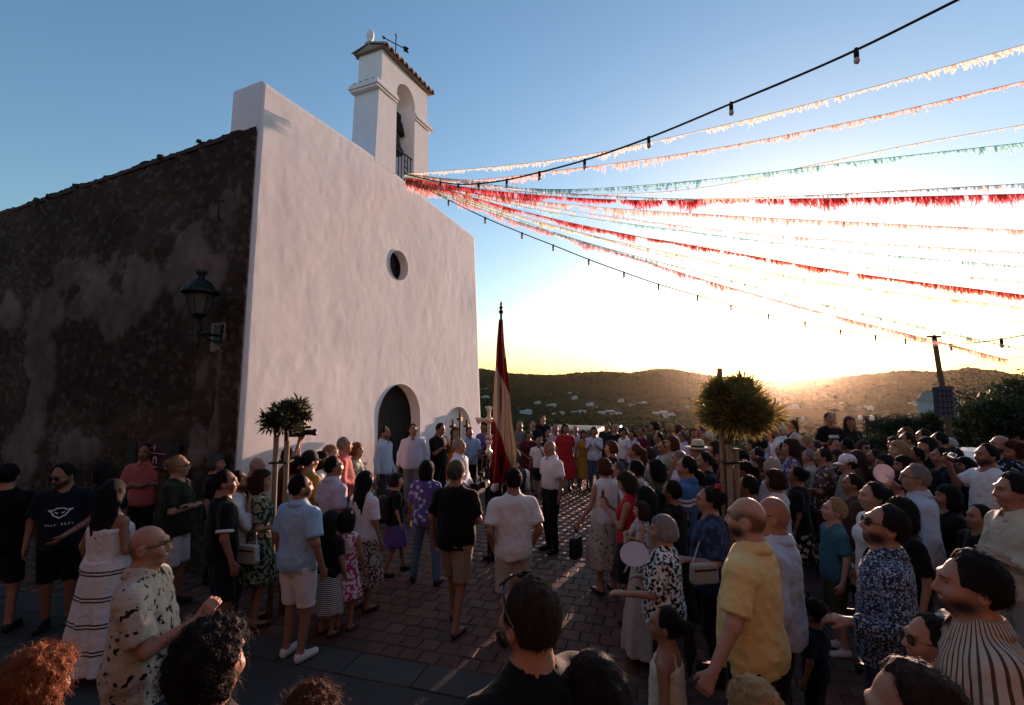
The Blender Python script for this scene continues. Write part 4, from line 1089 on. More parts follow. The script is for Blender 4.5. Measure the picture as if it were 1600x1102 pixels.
HC = {'black': (.004, .0035, .0035), 'dark': (.009, .006, .005), 'brown': (.03, .015, .009), 'auburn': (.075, .024, .010), 'red': (.20, .06, .02), 'blonde': (.34, .22, .10), 'grey': (.22, .21, .20), 'white': (.48, .46, .43), 'dkgrey': (.07, .066, .06)}
SK = {'fair': (.46, .27, .19), 'mid': (.36, .19, .125), 'tan': (.27, .135, .085), 'dark': (.17, .085, .055)}
def skin_mat(t):
    return mat('skin_' + t, SK[t], 0.48, var=0.22, scale=26, bump=0.16, bscale=110, spec=0.35, attr='tint')
def hair_mat(t):
    return mat('hair_' + t, HC[t], 0.7, var=0.45, scale=45, bump=0.5, bscale=120, spec=0.22, trans=0.10)

ARMS = {  # elbow, wrist, hand tip offset (right arm, mirrored for the left)
    'down': ((.255, -.03, 1.14), (.275, .04, .89), (0, .03, -.10)), 'cross': ((.24, .05, 1.16), (-.04, .160, 1.17), (-.09, -.025, .02)), 'front': ((.255, .01, 1.13), (.06, .20, 1.00), (-.06, .05, -.05)),
    'phone': ((.22, .08, 1.13), (.07, .29, 1.31), (-.02, .05, .08)), 'bent': ((.255, -.02, 1.13), (.20, .20, 1.13), (-.02, .10, .0)), 'raise': ((.24, .15, 1.27), (.17, .28, 1.50), (-.01, .03, .10)),
    'chin': ((.21, .14, 1.16), (.07, .155, 1.44), (-.03, .0, .08)), 'back': ((.255, -.10, 1.14), (.05, -.19, 1.0), (-.08, -.01, -.02)), 'up': ((.25, .10, 1.62), (.10, .14, 1.86), (-.01, .02, .10)),
    'out': ((.27, .0, 1.15), (.36, .09, .93), (.03, .04, -.09)), 'fwd': ((.25, .08, 1.15), (.17, .32, 1.10), (0, .10, 0)), 'hip': ((.36, -.05, 1.17), (.19, .05, 1.02), (-.08, .02, -.02)), 'pocket': ((.265, -.06, 1.14), (.20, .03, .93), (-.03, .03, -.09)),
    'fist': ((.235, .10, 1.12), (.17, .33, 1.22), (-.01, .06, .07)), 'hold': ((.24, .12, 1.18), (-.02, .24, 1.22), (-.09, 0, .02)), 'pole': ((.25, .10, 1.20), (.12, .30, 1.22), (-.06, .04, .0))}
NP = [0]
PINFO = {}
def onp(o, p):
    l, r, sc, arms, sh = PINFO[o.name]
    return l + Matrix.Rotation(r, 3, 'Z') @ (Vector(p) * sc)
def hand(o, i):
    a = PINFO[o.name][3][i]
    return onp(o, a[3])
def person(px, py, s, yaw, sex, top, bot, hair, label, pose='down', head=(0, 0), fat=1.0, skin='tan', stance='stand', base=0.0, shoes='black', glasses=None, beard=None, hat=None, lean=0.0, hs=1.0, tall=None, minh=None, nofeet=False):
    """px, py: top of the head in the photograph; s: pixels per metre there; yaw: facing (0 away, 90 right, -90 left)."""
    NP[0] += 1
    rs = np.random.RandomState(NP[0] * 13 + 5)
    P = at(px, py, FPX / s)
    hgt = P.z - base
    fem = sex == 'f'
    htot = 1.53 + 0.22 * hs
    sc = hgt / htot
    root = empty('person', (P.x, P.y, base), -math.radians(yaw), sc)
    tag(root, label, 'person', 'crowd gathered on the church square')
    ss = s * sc * 0.64                        # rendered pixels per body metre
    vb = min(max(1.9 / ss, 0.0115), 0.036); vh = min(max(1.15 / ss, 0.006), 0.017); fine = ss > 66
    jit = lambda a: rs.uniform(-a, a)
    sh = (0.165 if fem else 0.185) * (0.93 + 0.07 * fat); swd = sh / 0.185
    ad = {k: v for k, v in ARMS.items()}
    pp = pose.split('/'); pl_, pr_ = (pp[0], pp[-1])
    arms = []
    for sg, nm in ((-1, pl_), (1, pr_)):
        e, w, h = ad[nm]
        dz = -0.02 if nm == 'cross' and sg > 0 else 0
        off = (fat - 1) * 0.10
        e = np.array([sg * (e[0] * swd + off * .8), e[1] + jit(.015), e[2] + dz]); w = np.array([sg * (w[0] + (off * .6 if w[0] > .15 else 0)), w[1] + (off * .9 if nm in ('cross', 'front') else 0) + (0.025 if nm == 'cross' and sg > 0 else 0), w[2] + dz + jit(.012)]); h = np.array([sg * h[0], h[1], h[2]])
        arms.append((np.array([sg * sh, -.005, 1.385]), e, w, w + h, sg, nm))
    legs = []
    sp = {'stand': (.0, .0), 'walk': (.20, -.16), 'wide': (.03, -.03)}[stance]
    wx = {'stand': .10, 'walk': .09, 'wide': .19}[stance]
    for i, sg in enumerate((-1, 1)):
        dy = sp[i] + jit(.02)
        legs.append((np.array([sg * .088, 0, .91]), np.array([sg * (wx * .55 + .045), .03 + dy * .5, .49]), np.array([sg * wx, -.03 + dy, .085]), sg, dy))
    # head frame
    piv = np.array([0, .005, 1.53]); hy, hp = math.radians(-head[0]), math.radians(head[1])
    Rh = np.array(Matrix.Rotation(hy, 3, 'Z') @ Matrix.Rotation(hp, 3, 'X'))
    def H(p): return Rh @ ((np.array(p) - [0, 0, 1.53]) * hs) + piv
    def unH(V): return ((V - piv) @ Rh) / hs + [0, 0, 1.53]
    bust = fem and hgt > 1.35
    hipw = (.172 if fem else .162) * fat; wst = (.128 if fem else .148) * (fat ** 1.25); chw = (.152 if fem else .172) * (.6 + .4 * fat); bel = .105 * fat ** 1.5
    def torso(f, g, k=0.07):
        f.ell((0, -.005, 1.29), (chw + g, .112 * (.5 + .5 * fat) + g, .19 + g * .5), k)
        f.ell((0, .005 + (fat - 1) * .09, 1.09), (wst + g, bel + g, .19), k)
        f.ell((0, -.012, .945), (hipw + g, .118 * fat + g, .135), k)
        f.cone((0, -.012, 1.425), (-sh * .95, -.008, 1.385), .052 + g, .050 + g, .05); f.cone((0, -.012, 1.425), (sh * .95, -.008, 1.385), .052 + g, .050 + g, .05)
        f.cone((0, -.02, 1.40), (0, -.005, 1.50), .085 + g, .058 + g * .65, .05)
        if bust:
            for q in (-1, 1): f.ell((q * .068, .085, 1.275), (.062 + g, .055 + g, .062 + g), .05)
    def arm(f, a, g, upto=2, k=0.03, flat=False, frac=1.0):
        S_, E_, W_, T_, sg, nm = a; m = (.85 if fem else 1.0) * (.8 + .2 * fat)
        if upto == 0:
            E2 = S_ + (E_ - S_) * frac
            f.cone(S_, E2, .056 * m + g, .050 * m + g * 1.25, k, flat)
            return
        f.cone(S_, E_, .050 * m + g, .040 * m + g, k)
        f.cone(E_, W_ if frac == 1 else E_ + (W_ - E_) * frac, .040 * m + g, (.027 if frac == 1 else .033) * m + g, .022, flat)
    def leg(f, l, g, k=0.03, zend=None):
        Hp, K, A, sg, dy = l; m = (.6 + .4 * fat)
        f.cone(Hp, K, .086 * m + g, .054 * m + g, k)
        f.cone(K, A, .054 * m + g, .036 + g, .025)
    def headprims(f):
        def E(c, r, k=.02, op=1): f.ell(H(c), np.array(r) * hs, k, Rh.T if False else [list(Rh[0]), list(Rh[1]), list(Rh[2])], op)
        E((0, -.004, 1.645), (.075, .096, .105)); E((0, .028, 1.598), (.058, .072, .082), .03)
        E((0, .066, 1.54), (.03, .026, .022), .03); E((0, .088, 1.665), (.05, .016, .018), .02)
        for q in (-1, 1):
            E((q * .032, .104, 1.638), (.017, .014, .012), .02, -1)
            E((q * .082, -.010, 1.618), (.013, .023, .035), .006); E((q * .094, -.004, 1.620), (.008, .011, .017), .006, -1)
            E((q * .04, .07, 1.60), (.022, .024, .022), .03)
        f.cone(H((0, .098, 1.645)), H((0, .115, 1.607)), .009 * hs, .0135 * hs, .014)
        for q in (-1, 1): E((q * .012, .106, 1.602), (.010, .012, .009), .01)
        E((0, .095, 1.572), (.024, .011, .007), .008); E((0, .092, 1.560), (.021, .011, .007), .008)
        f.cone((0, -.015, 1.44), H((0, -.012, 1.58)), (.049 if fem else .057), (.047 if fem else .055), .03)
    # ---- body
    xr = .66
    f = Field((-xr, -.34, -.01), (xr, .46, 1.49), vb)
    torso(f, 0)
    f.cone((0, -.02, 1.40), (0, -.01, 1.53), .075, .052, .05)
    for a in arms:
        arm(f, a, 0)
        if not fine: f.cone(a[2], a[3], .026, .022, .02)
    for l in legs:
        leg(f, l, 0)
        f.cone(l[2] - [0, .02, .03], l[2] + [l[3] * .03, .15, -.055], .036, .028, .03)
    Vs, Qs = [], []
    def push(f):
        V, Q = f.mesh()
        Qs.append(Q + sum(len(v) for v in Vs)); Vs.append(V)
    push(f)
    top_w = H((0, 0, 1.65))
    f = Field(top_w - .19 * hs - [0, 0, 0], top_w + .16 * hs, vh); f.lo[2]
    f = Field((top_w[0] - .17 * hs, top_w[1] - .17 * hs, 1.465), (top_w[0] + .17 * hs, top_w[1] + .19 * hs, top_w[2] + .14 * hs), vh)
    torso(f, 0); f.cone((0, -.02, 1.40), (0, -.01, 1.53), .075, .052, .05); headprims(f)
    nb0 = len(Vs[0]); push(f); nb1 = nb0 + len(Vs[1])
    up = [a for a in arms if a[5] == 'up']
    if up and not fine or up:
        for a in up:
            f = Field(np.minimum(a[1], a[2]) - .2, np.maximum(a[1], a[3]) + .12, vb); arm(f, a, 0); f.cone(a[2], a[3], .026, .022, .02); push(f)
    if fine:
        for a in arms:
            S_, E_, W_, T_, sg, nm = a
            f = Field(np.minimum(W_, T_) - .13, np.maximum(W_, T_) + .13, vh)
            dirv = (T_ - W_) / max(np.linalg.norm(T_ - W_), 1e-6)
            # palm normal: towards the body for hanging arms, down for forward ones
            inw = np.array([-sg, 0.15, 0.0]) if abs(dirv[2]) > .5 else np.array([-.2 * sg, 0, -1.0])
            nrm = inw - dirv * (inw @ dirv); nrm /= np.linalg.norm(nrm)
            sd = np.cross(nrm, dirv)
            if sd @ np.array([0, 1, .4]) < 0: sd = -sd           # thumb side forward/up
            f.cone(W_ + (E_ - W_) * .12, W_, .029, .026, .02)
            pc = W_ + dirv * .045
            for q in (-1, -.33, .33, 1): f.cone(W_ + dirv * .012 + sd * q * .012, W_ + dirv * .085 + sd * q * .029, .017, .0125, .014)
            curl = .55 if nm in ('fist', 'hold', 'out', 'pole') else (.38 if nm != 'cross' else .2)
            for q, ln in zip((-1, -.33, .33, 1), (.062, .078, .084, .076)):
                k0 = W_ + dirv * .088 + sd * q * .029
                b1 = dirv * math.cos(curl) + nrm * math.sin(curl); b2 = dirv * math.cos(curl * 2.3) + nrm * math.sin(curl * 2.3); b3 = dirv * math.cos(curl * 3.2) + nrm * math.sin(curl * 3.2)
                k1 = k0 + b1 * ln * .48; k2 = k1 + b2 * ln * .32; k3 = k2 + b3 * ln * .24
                f.cone(k0, k1, .0098, .009, .006); f.cone(k1, k2, .009, .0082, .005); f.cone(k2, k3, .0082, .0072, .005)
            t0 = W_ + dirv * .025 + sd * .026; t1 = t0 + dirv * .035 + sd * .026 + nrm * .012; t2 = t1 + dirv * .032 + sd * .004 + nrm * .014
            f.cone(t0, t1, .0145, .0115, .01); f.cone(t1, t2, .0115, .009, .006)
            push(f)
    V = np.concatenate(Vs); Q = np.concatenate(Qs)
    if lean: pass
    me = np_mesh('body', V, Q)
    hv = unH(V[nb0:nb1]); tint = np.ones((len(V), 4), np.float32)
    tt = tint[nb0:nb1, :3]
    def mark(c, r, col, soft=.35):
        d = np.sqrt((((hv - c) / r) ** 2).sum(1)); w = np.clip((1 - d) / soft, 0, 1)[:, None]
        tt[:] = tt * (1 - w) + np.array(col) * w
    hk0 = hair[0]
    hcol = HC[hair[1]] if hair[1] in HC else (.02, .015, .01)
    rel = np.clip(np.array(hcol) / np.array(SK[skin]), 0, 1.1)
    if hk0 in ('bald', 'buzz'):
        hx, hy_, hz = hv[:, 0], hv[:, 1], hv[:, 2]
        c1 = np.clip((.030 + np.maximum(0, hz - (1.672 if hk0 == 'buzz' else 1.60)) * 1.9 - np.clip((1.645 - hz) / .03, 0, 1) * .045 - hy_) / .018, 0, 1)
        c2 = np.clip((hz - 1.562) / .025, 0, 1)
        c3 = np.clip((1.692 - hz - np.maximum(0, hy_) * .3 + .02 * np.sin(hx * 60)) / .05, 0, 1) if hk0 == 'bald' else 1.0
        ear = np.clip((np.sqrt(((hv - [.08, -.008, 1.618]) ** 2).sum(1)) - .03) / .01, 0, 1) * np.clip((np.sqrt(((hv - [-.08, -.008, 1.618]) ** 2).sum(1)) - .03) / .01, 0, 1)
        wgt = (c1 * c2 * c3 * ear * (.92 + .06 * fbm(hv[:, 0] * 40, hv[:, 1] * 40, hv[:, 2] * 40, 2)) * .80)[:, None]
        tt[:] = tt * (1 - wgt) + np.minimum(np.array(HC[hair[1]]) / np.array(SK[skin]) * 1.15, 1.6) * wgt
    if s > 75:
        if beard:
            bc = np.clip(np.array(HC[beard]) / np.array(SK[skin]) * 1.2, 0, 1.1)
            for q in (-1, 1): mark((q * .045, .040, 1.562), (.048, .075, .055), bc * .9 + .06, .6)
            mark((0, .085, 1.538), (.052, .055, .046), bc * .9 + .06, .6); mark((0, .105, 1.586), (.032, .02, .010), bc, .6)
        mark((0, .105, 1.566), (.026, .02, .011), (.95, .55, .55), .6)
        for q in (-1, 1):
            mark((q * .032, .092, 1.662), (.024, .03, .007), rel * .8 + .05, .6)
            mark((q * .032, .092, 1.640), (.015, .02, .0075), (.18, .14, .14), .5)
    me.color_attributes.new('tint', 'FLOAT_COLOR', 'POINT').data.foreach_set('color', tint.ravel())
    link('body', me, skin_mat(skin), root, True)
    # ---- clothes
    def shell(name, f, m, fold=0.006, fr=(7, 7, 3.2)):
        V, Q = f.mesh()
        if len(V) == 0: return None
        Nn = vnormals(V, Q); o3 = rs.uniform(0, 30, 3)
        a1 = fbm(V[:, 0] * fr[0] + o3[0], V[:, 1] * fr[1] + o3[1], V[:, 2] * fr[2] + o3[2] + V[:, 0] * 4, 2)
        a2 = fbm(V[:, 0] * 15 + V[:, 2] * 8 + o3[1], V[:, 1] * 15, V[:, 2] * 10 - V[:, 0] * 6 + o3[2], 2) if vb < .025 else 0
        fw = np.clip((1.46 - V[:, 2]) / .07, 0, 1)
        V = V + Nn * (fw * (fold * a1 + fold * (.5 - 1.1 * np.abs(a2)) if vb < .025 else fold * a1))[:, None]
        return link(name, np_mesh(name, V, Q), m, root, True)
    tk, tm = top; bk, bm_ = bot
    g = 0.020
    is_dress = tk in ('dress', 'strapdress', 'sleevedress')
    hem = {'tee': .84, 'polo': .84, 'shirt': .86, 'blouse': .84, 'tank': .90, 'vest': .94, 'tucked': 1.0, 'longshirt': .76, 'halter': .95}.get(tk, .9)
    f = Field((-xr, -.32, hem - .06 if not is_dress else .86), (xr, .44, 1.56), vb)
    torso(f, g, .09)
    if not is_dress and tk not in ('vest', 'tucked'):
        f.loft([hem, 1.0, 1.2], [max(hipw, wst) + .026, max(hipw, wst) + .018, max(chw, wst) + .006], [max(.118 * fat, bel) + .026, max(.118 * fat, bel) + .02, .118 * fat], [(fat - 1) * .05] * 3, .05, 7, .05, rs.uniform(0, 6))
    if tk in ('tee', 'polo', 'blouse', 'sleevedress', 'longshirt', 'tucked'):
        for a in arms: arm(f, a, .020, 0, .035, True, .80 if tk != 'blouse' else .92)
    elif tk in ('shirt', 'rolled'):
        for a in arms: arm(f, a, .016, 1, .035, True, .93 if tk == 'shirt' else .45)
    low = 1.50 if tk not in ('tank', 'strapdress', 'vest', 'halter', 'dress') else 1.47
    f.ell((0, .055, low + .015), (.062, .075, .075), .01, None, -1) if tk not in ('strapdress', 'halter') else None
    if tk in ('tee', 'blouse', 'sleevedress'): f.cone((0, -.02, 1.495), (0, -.012, 1.62), .058, .066, .008, False, -1)
    collar = tk in ('polo', 'shirt', 'longshirt', 'tucked', 'rolled')
    x, y, z = f.pts((slice(None),) * 3)
    if tk in ('strapdress', 'halter'):
        f.F = np.maximum(f.F, z - (1.335 if tk == 'strapdress' else 1.36) - 0 * x)
        for q in (-1, 1):
            if tk == 'strapdress':
                f.cone((q * .085, .13 if bust else .11, 1.33), (q * .10, 0, 1.475), .011, .009, .01); f.cone((q * .10, 0, 1.475), (q * .085, -.11, 1.32), .009, .011, .01)
            else:
                f.cone((q * .10, -.105, 1.33), (q * .075, -.075, 1.45), .014, .010, .01); f.cone((q * .075, -.075, 1.45), (q * .06, .02, 1.50), .010, .010, .01); f.cone((q * .06, .11, 1.34), (q * .055, .04, 1.49), .014, .01, .01)
    else:
        f.F = np.maximum(f.F, (z - (1.535 if collar else 1.525)))
        if tk in ('tank', 'vest', 'dress'):
            f.F = np.maximum(f.F, np.abs(x) - (sh + .012) - 0 * z)
    if is_dress: f.F = np.maximum(f.F, .93 - z)
    else: f.F = np.maximum(f.F, hem + (0.012 * np.sin(9 * x + NP[0]) if tk not in ('tucked',) else 0 * x) - z)
    nmap = {'tee': 't_shirt', 'polo': 'polo_shirt', 'shirt': 'shirt', 'rolled': 'shirt', 'blouse': 'blouse', 'tank': 'sleeveless_top', 'vest': 'waistcoat', 'tucked': 'shirt', 'longshirt': 'shirt', 'halter': 'halter_top', 'dress': 'dress', 'strapdress': 'dress', 'sleevedress': 'dress'}
    to = shell(nmap[tk], f, tm, .011)
    if tk in ('tee', 'blouse') and s > 100:
        prof = [(.060, 1.462), (.0645, 1.488), (.070, 1.494), (.076, 1.488), (.084, 1.468)]; na = 24; CV = []
        for i in range(na):
            a = 2 * math.pi * i / na; fc_ = max(0, math.cos(a)) ** 1.5
            for (r, zz) in prof: CV.append((r * 1.06 * math.sin(a), -.012 + r * math.cos(a) * (1 + .22 * fc_), zz + .006 - .052 * fc_))
        npf = len(prof); CF = [(i * npf + k, ((i + 1) % na) * npf + k, ((i + 1) % na) * npf + k + 1, i * npf + k + 1) for i in range(na) for k in range(npf - 1)]
        link('neckband', np_mesh('neckband', CV, CF), tm, root, True)
    if collar and s > 60:
        prof = [(.063, 1.470), (.065, 1.520), (.073, 1.528), (.081, 1.522), (.094, 1.497), (.108, 1.470)]; na = 22; CV = []
        for i in range(na + 1):
            a = .30 + (2 * math.pi - .60) * i / na; fc_ = max(0, math.cos(a)) ** 2
            for (r, zz) in prof: CV.append((r * 1.02 * math.sin(a), -.014 + r * math.cos(a) * (1 + .18 * fc_), zz - .040 * fc_ - (.016 * fc_ if r > .1 else 0)))
        npf = len(prof); CF = [(i * npf + k, (i + 1) * npf + k, (i + 1) * npf + k + 1, i * npf + k + 1) for i in range(na) for k in range(npf - 1)]
        co = link('collar', np_mesh('collar', CV, CF), tm, root, True); md = co.modifiers.new('thick', 'SOLIDIFY'); md.thickness = .004
    if tk == 'vest':
        f = Field((-xr, -.32, .95), (xr, .44, 1.56), vb); torso(f, .011, .09)
        for a in arms: arm(f, a, .015, 1, .035, True, .93)
        x, y, z = f.pts((slice(None),) * 3); f.F = np.maximum(f.F, np.maximum(z - 1.53, .97 - z)); f.ell((0, .055, 1.50), (.05, .07, .06), .01, None, -1)
        shell('shirt', f, fabric('white', CL['white']), .005)
    if is_dress or bk in ('skirt', 'midi', 'maxi', 'mini'):
        zl = {'skirt': .52, 'midi': .34, 'maxi': .10, 'mini': .62, 'kdress': .50}.get(bk, .5)
        m_ = tm if is_dress else bm_
        f = Field((-.42, -.40, zl - .03), (.42, .42, 1.06), vb)
        fl = .07 if bk != 'maxi' else .10
        f.loft([zl, (zl + .9) / 2, .93, 1.05], [hipw + .03 + fl, hipw + .04 + fl * .5, hipw + .026, wst + .022], [.13 * fat + .03 + fl, .125 * fat + .035 + fl * .5, .12 * fat + .026, bel + .024], [0, 0, -.005, 0], .02, 9, .055, rs.uniform(0, 6))
        shell('skirt', f, m_, .007, (9, 9, 1.2))
    else:
        zl = {'shorts': .50, 'trousers': .065, 'jeans': .065, 'long': .065, 'capri': .3}.get(bk, .07)
        lg = .026 if bk == 'shorts' else .018
        f = Field((-.42, -.36, zl - .03), (.42, .42, 1.06), vb)
        f.ell((0, -.01, .95), (hipw + .016, .122 * fat + .016, .14), .06); f.ell((0, .0, 1.02), (max(wst, .12) + .012, bel + .012, .10), .06)
        for l in legs: leg(f, l, lg, .05)
        x, y, z = f.pts((slice(None),) * 3); f.F = np.maximum(f.F, np.maximum(zl - z, z - (1.04 if tk in ('tucked', 'vest') else min(1.04, hem + .06))) + 0 * x)
        shell('shorts' if bk == 'shorts' else 'trousers', f, bm_, .006, (6, 6, 6))
    if shoes and base + 0 < 9 and not nofeet:
        smt = mat('shoe_' + shoes, {'black': (.012, .011, .011), 'white': (.62, .61, .60), 'brown': (.06, .035, .022), 'sandal': (.035, .022, .016)}[shoes], .55, var=.2)
        for l in legs:
            A = l[2]; f = Field(A - [.1, .11, .1], A + [.12, .25, .06], min(vb, .018))
            t = A + [l[3] * .028, .155, -.05]
            f.cone(A + [0, -.02, -.045], t, .044, .038, .02); f.cone(A + [0, -.01, -.02], A + [0, .02, -.01], .042, .04, .02)
            x, y, z = f.pts((slice(None),) * 3); f.F = np.maximum(f.F, .001 - z + 0 * x)
            if shoes == 'sandal': f.F = np.maximum(f.F, z - .055 + 0 * x)
            V, Q = f.mesh()
            so = link('shoe', np_mesh('shoe', V, Q), smt, root, True)
            if fine and shoes == 'white':
                pass
    # ---- hair
    hk, hc = hair
    if hk not in ('none', 'bald', 'buzz'):
        f = Field((-.22, -.30, 1.02 if hk in ('long', 'longer', 'pony') else 1.44), (.22, .2, 1.86), vh if hk not in ('long', 'longer') else vh * 1.25)
        inf = {'buzz': .005, 'bald': .007, 'short': .016, 'full': .026, 'bob': .026, 'long': .024, 'longer': .026, 'pony': .016, 'bun': .016, 'curly': .036, 'bigcurl': .055}[hk]
        x, y, z = f.pts((slice(None),) * 3)
        soft = hk in ('short', 'full', 'curly', 'bigcurl', 'pony', 'bun') and not (hk == 'full' and fem)
        f.ell((0, -.004, 1.645), (.075, .096, .105) if soft else (.075 + inf, .096 + inf, .105 + inf), .004 if soft else .02)
        if soft: f.ell((0, .018, 1.610), (.060, .070, .080), .02)
        if hk in ('bob', 'long', 'longer'): f.ell((0, -.025, 1.585), (.098, .088, .12), .05)
        if hk == 'bob': f.ell((0, -.045, 1.54), (.10, .075, .075), .04)
        if hk == 'full' and fem: f.ell((0, -.03, 1.60), (.08 + inf, .075 + inf, .08), .04)
        fr = .040 if hk in ('bob', 'long', 'longer') else .022
        cut = y - (fr + np.maximum(0, z - (1.672 if hk not in ('bald',) else 1.60)) * 1.9)
        if hk in ('short', 'buzz', 'bald', 'pony', 'bun', 'full') and not (hk == 'full' and fem): cut = np.maximum(cut, y - (.022 - np.clip((1.64 - z) / .03, 0, 1) * .045))
        nape = {'bob': 1.47, 'curly': 1.53, 'bigcurl': 1.50, 'full': 1.55}.get(hk, 1.56)
        napec = nape - z + np.maximum(0, y + .01) * (.9 if hk not in ('bob', 'bigcurl') else .1)
        if soft:
            if hk not in ('curly', 'bigcurl'): fq_ = .052 if hk == 'full' else .036; cut = np.maximum(y - (fq_ + np.maximum(0, z - (1.64 if hk == 'full' else 1.652)) * 2.3), y - (fq_ - np.clip((1.645 - z) / .03, 0, 1) * (fq_ + .024)))
            c_ = np.maximum(cut + 0 * x, napec + 0 * x); w_ = np.clip(-c_ / (.045 if hk in ('curly', 'bigcurl', 'full') else .03), 0, 1); w_ = w_ * (2 - w_)
            f.F = np.maximum(f.F - (inf + .004) * w_ + .004, (c_ - .004) * .6)
        else:
            f.F = np.maximum(f.F, cut * .7)
        if soft: pass
        elif hk not in ('long', 'longer'): f.F = np.maximum(f.F, napec)
        else: f.F = np.maximum(f.F, 1.46 - z + 0 * x)
        if hk == 'bald': f.F = np.maximum(f.F, z - (1.675 - np.maximum(0, y) * .5) + 0 * x)
        if hk in ('long', 'longer'):
            ze = 1.24 if hk == 'long' else 1.12
            f.loft([ze, 1.40, 1.55, 1.68], [.085, .115, .105, .085], [.028, .045, .06, .06], [-.115, -.10, -.07, -.045], .04, 7, .06, rs.uniform(0, 6))
        if hk == 'pony':
            f.cone((0, -.095, 1.67), (0, -.15, 1.64), .035, .034, .03); f.cone((0, -.15, 1.64), (0, -.165, 1.50), .034, .036, .03); f.cone((0, -.165, 1.50), (0, -.15, 1.33), .034, .012, .03)
        if hk == 'bun': f.ell((0, -.115, 1.67), (.05, .042, .048), .02)
        V, Q = f.mesh()
        if len(V):
            Nn = vnormals(V, Q); o3 = rs.uniform(0, 30, 3)
            fa = {'curly': .016, 'bigcurl': .024, 'buzz': .001, 'bald': .002}.get(hk, .005); fq = 38 if hk in ('curly', 'bigcurl') else 60
            d = fbm(V[:, 0] * fq + o3[0], V[:, 1] * fq + o3[1], V[:, 2] * (fq if fq == 38 else 9) + o3[2], 2)
            V = V + Nn * (fa * d)[:, None]
            W = ((V - [0, 0, 1.53]) * hs) @ Rh.T + piv
            if hk in ('long', 'longer', 'pony'):        # the fall of hair stays hanging straight
                k = np.clip((1.56 - V[:, 2]) / .12, 0, 1)[:, None]; W = W * (1 - k) + (W * [1, 1, 0] + np.array([[0, 0, 1]]) * W) * k
            ho = link('hair', np_mesh('hair', W, Q), hair_mat(hc), root, True)
            if ss > 62 and hk not in ('buzz', 'bald') or ss > 240:
                strands(W, Q, hk, hc, ho, rs, unH)
    if hat: hats(hat, root, H, Rh, hs)
    if glasses:
        gm = mat('lens_black', (.006, .006, .007), .12, spec=.6, var=.1); b_ = MB()
        for q in (-1, 1):
            c = [H((q * .033 + .030 * math.cos(t), .103 - abs(.026 * math.cos(t) + q * .0) * .12, 1.638 + .022 * math.sin(t))) for t in np.linspace(0, 2 * math.pi, 12, endpoint=False)]
            c2 = [p + Rh @ np.array([0, .006, 0]) for p in c]
            if glasses == 'sun': b_.add(c + c2, [tuple(range(12)), tuple(range(23, 11, -1))] + [(i, (i + 1) % 12, 12 + (i + 1) % 12, 12 + i) for i in range(12)])
            else: b_.tube([Vector(p) for p in c2 + c2[:1]], .0022, 4, False)
            b_.tube([Vector(H((q * .058, .100, 1.645))), Vector(H((q * .080, .06, 1.645))), Vector(H((q * .082, -.01, 1.64)))], .003, 4)
        b_.tube([Vector(H((-.01, .112, 1.645))), Vector(H((.01, .112, 1.645)))], .003, 4)
        b_.build('sunglasses' if glasses == 'sun' else 'spectacles', gm, root)
    PINFO[root.name] = (Vector((P.x, P.y, base)), -math.radians(yaw), sc, arms, sh)
    return root

def strands(W, Q, hk, hc, parent, rs, unH):
    n = 2600 if hk in ('curly', 'bigcurl') else (5000 if hk in ('short', 'full') else 3200)
    Nn = vnormals(W, Q)
    pick = rs.randint(0, len(W), n); P0 = W[pick]; N0 = Nn[pick]
    hh = unH(P0)
    keep = (hh[:, 2] > (1.50 if hk in ('long', 'longer', 'bob', 'curly') else 1.595)) & ((hh[:, 1] < .02) | (hh[:, 2] > 1.715)) & (Nn[pick][:, 2] > -.6); P0 = P0[keep]; N0 = N0[keep]; n = len(P0)
    dn = np.array([0, -.15, -1.0]); T = dn - N0 * (N0 @ dn)[:, None]; T /= np.maximum(np.linalg.norm(T, axis=1, keepdims=True), 1e-6)
    B = np.cross(N0, T)
    cur = hk in ('curly', 'bigcurl')
    L_ = (rs.uniform(.012, .03, (n, 1)) if hk in ('short', 'full') else rs.uniform(.02, .05, (n, 1))) if not cur else rs.uniform(.03, .06, (n, 1))
    ph = rs.uniform(0, 6.28, (n, 1)); pts = []
    K = 5
    out = np.where(rs.rand(n, 1) < .12, rs.uniform(.4, .9, (n, 1)), rs.uniform(.08, .25, (n, 1))) if not cur else rs.uniform(.3, 1.0, (n, 1))
    for k in range(K):
        t = k / (K - 1)
        if cur:
            a = ph + t * 5.5; r = .012
            p = P0 - N0 * .004 + N0 * L_ * t * out + T * (L_ * t * .5 + r * np.sin(a)) + B * r * np.cos(a)
        else:
            p = P0 - N0 * .003 + N0 * L_ * out * .45 * math.sin(t * 2.6) + T * L_ * t * 1.3 + B * np.sin(ph + t * 2) * .006
        pts.append(p)
    w = .0011
    side = B + .3 * N0
    V = []; 
    for k, p in enumerate(pts):
        ww = w * (1 - .6 * k / (K - 1)); V += [p - side * ww, p + side * ww]
    V = np.stack(V, 1).reshape(-1, 3); base = (np.arange(n) * 2 * K)[:, None]
    Fq = np.concatenate([base + np.array([[2 * k, 2 * k + 1, 2 * k + 3, 2 * k + 2]]) for k in range(K - 1)])
    tag(link('loose_strands', np_mesh('strands', V, Fq), hair_mat(hc), parent), kind='stuff')

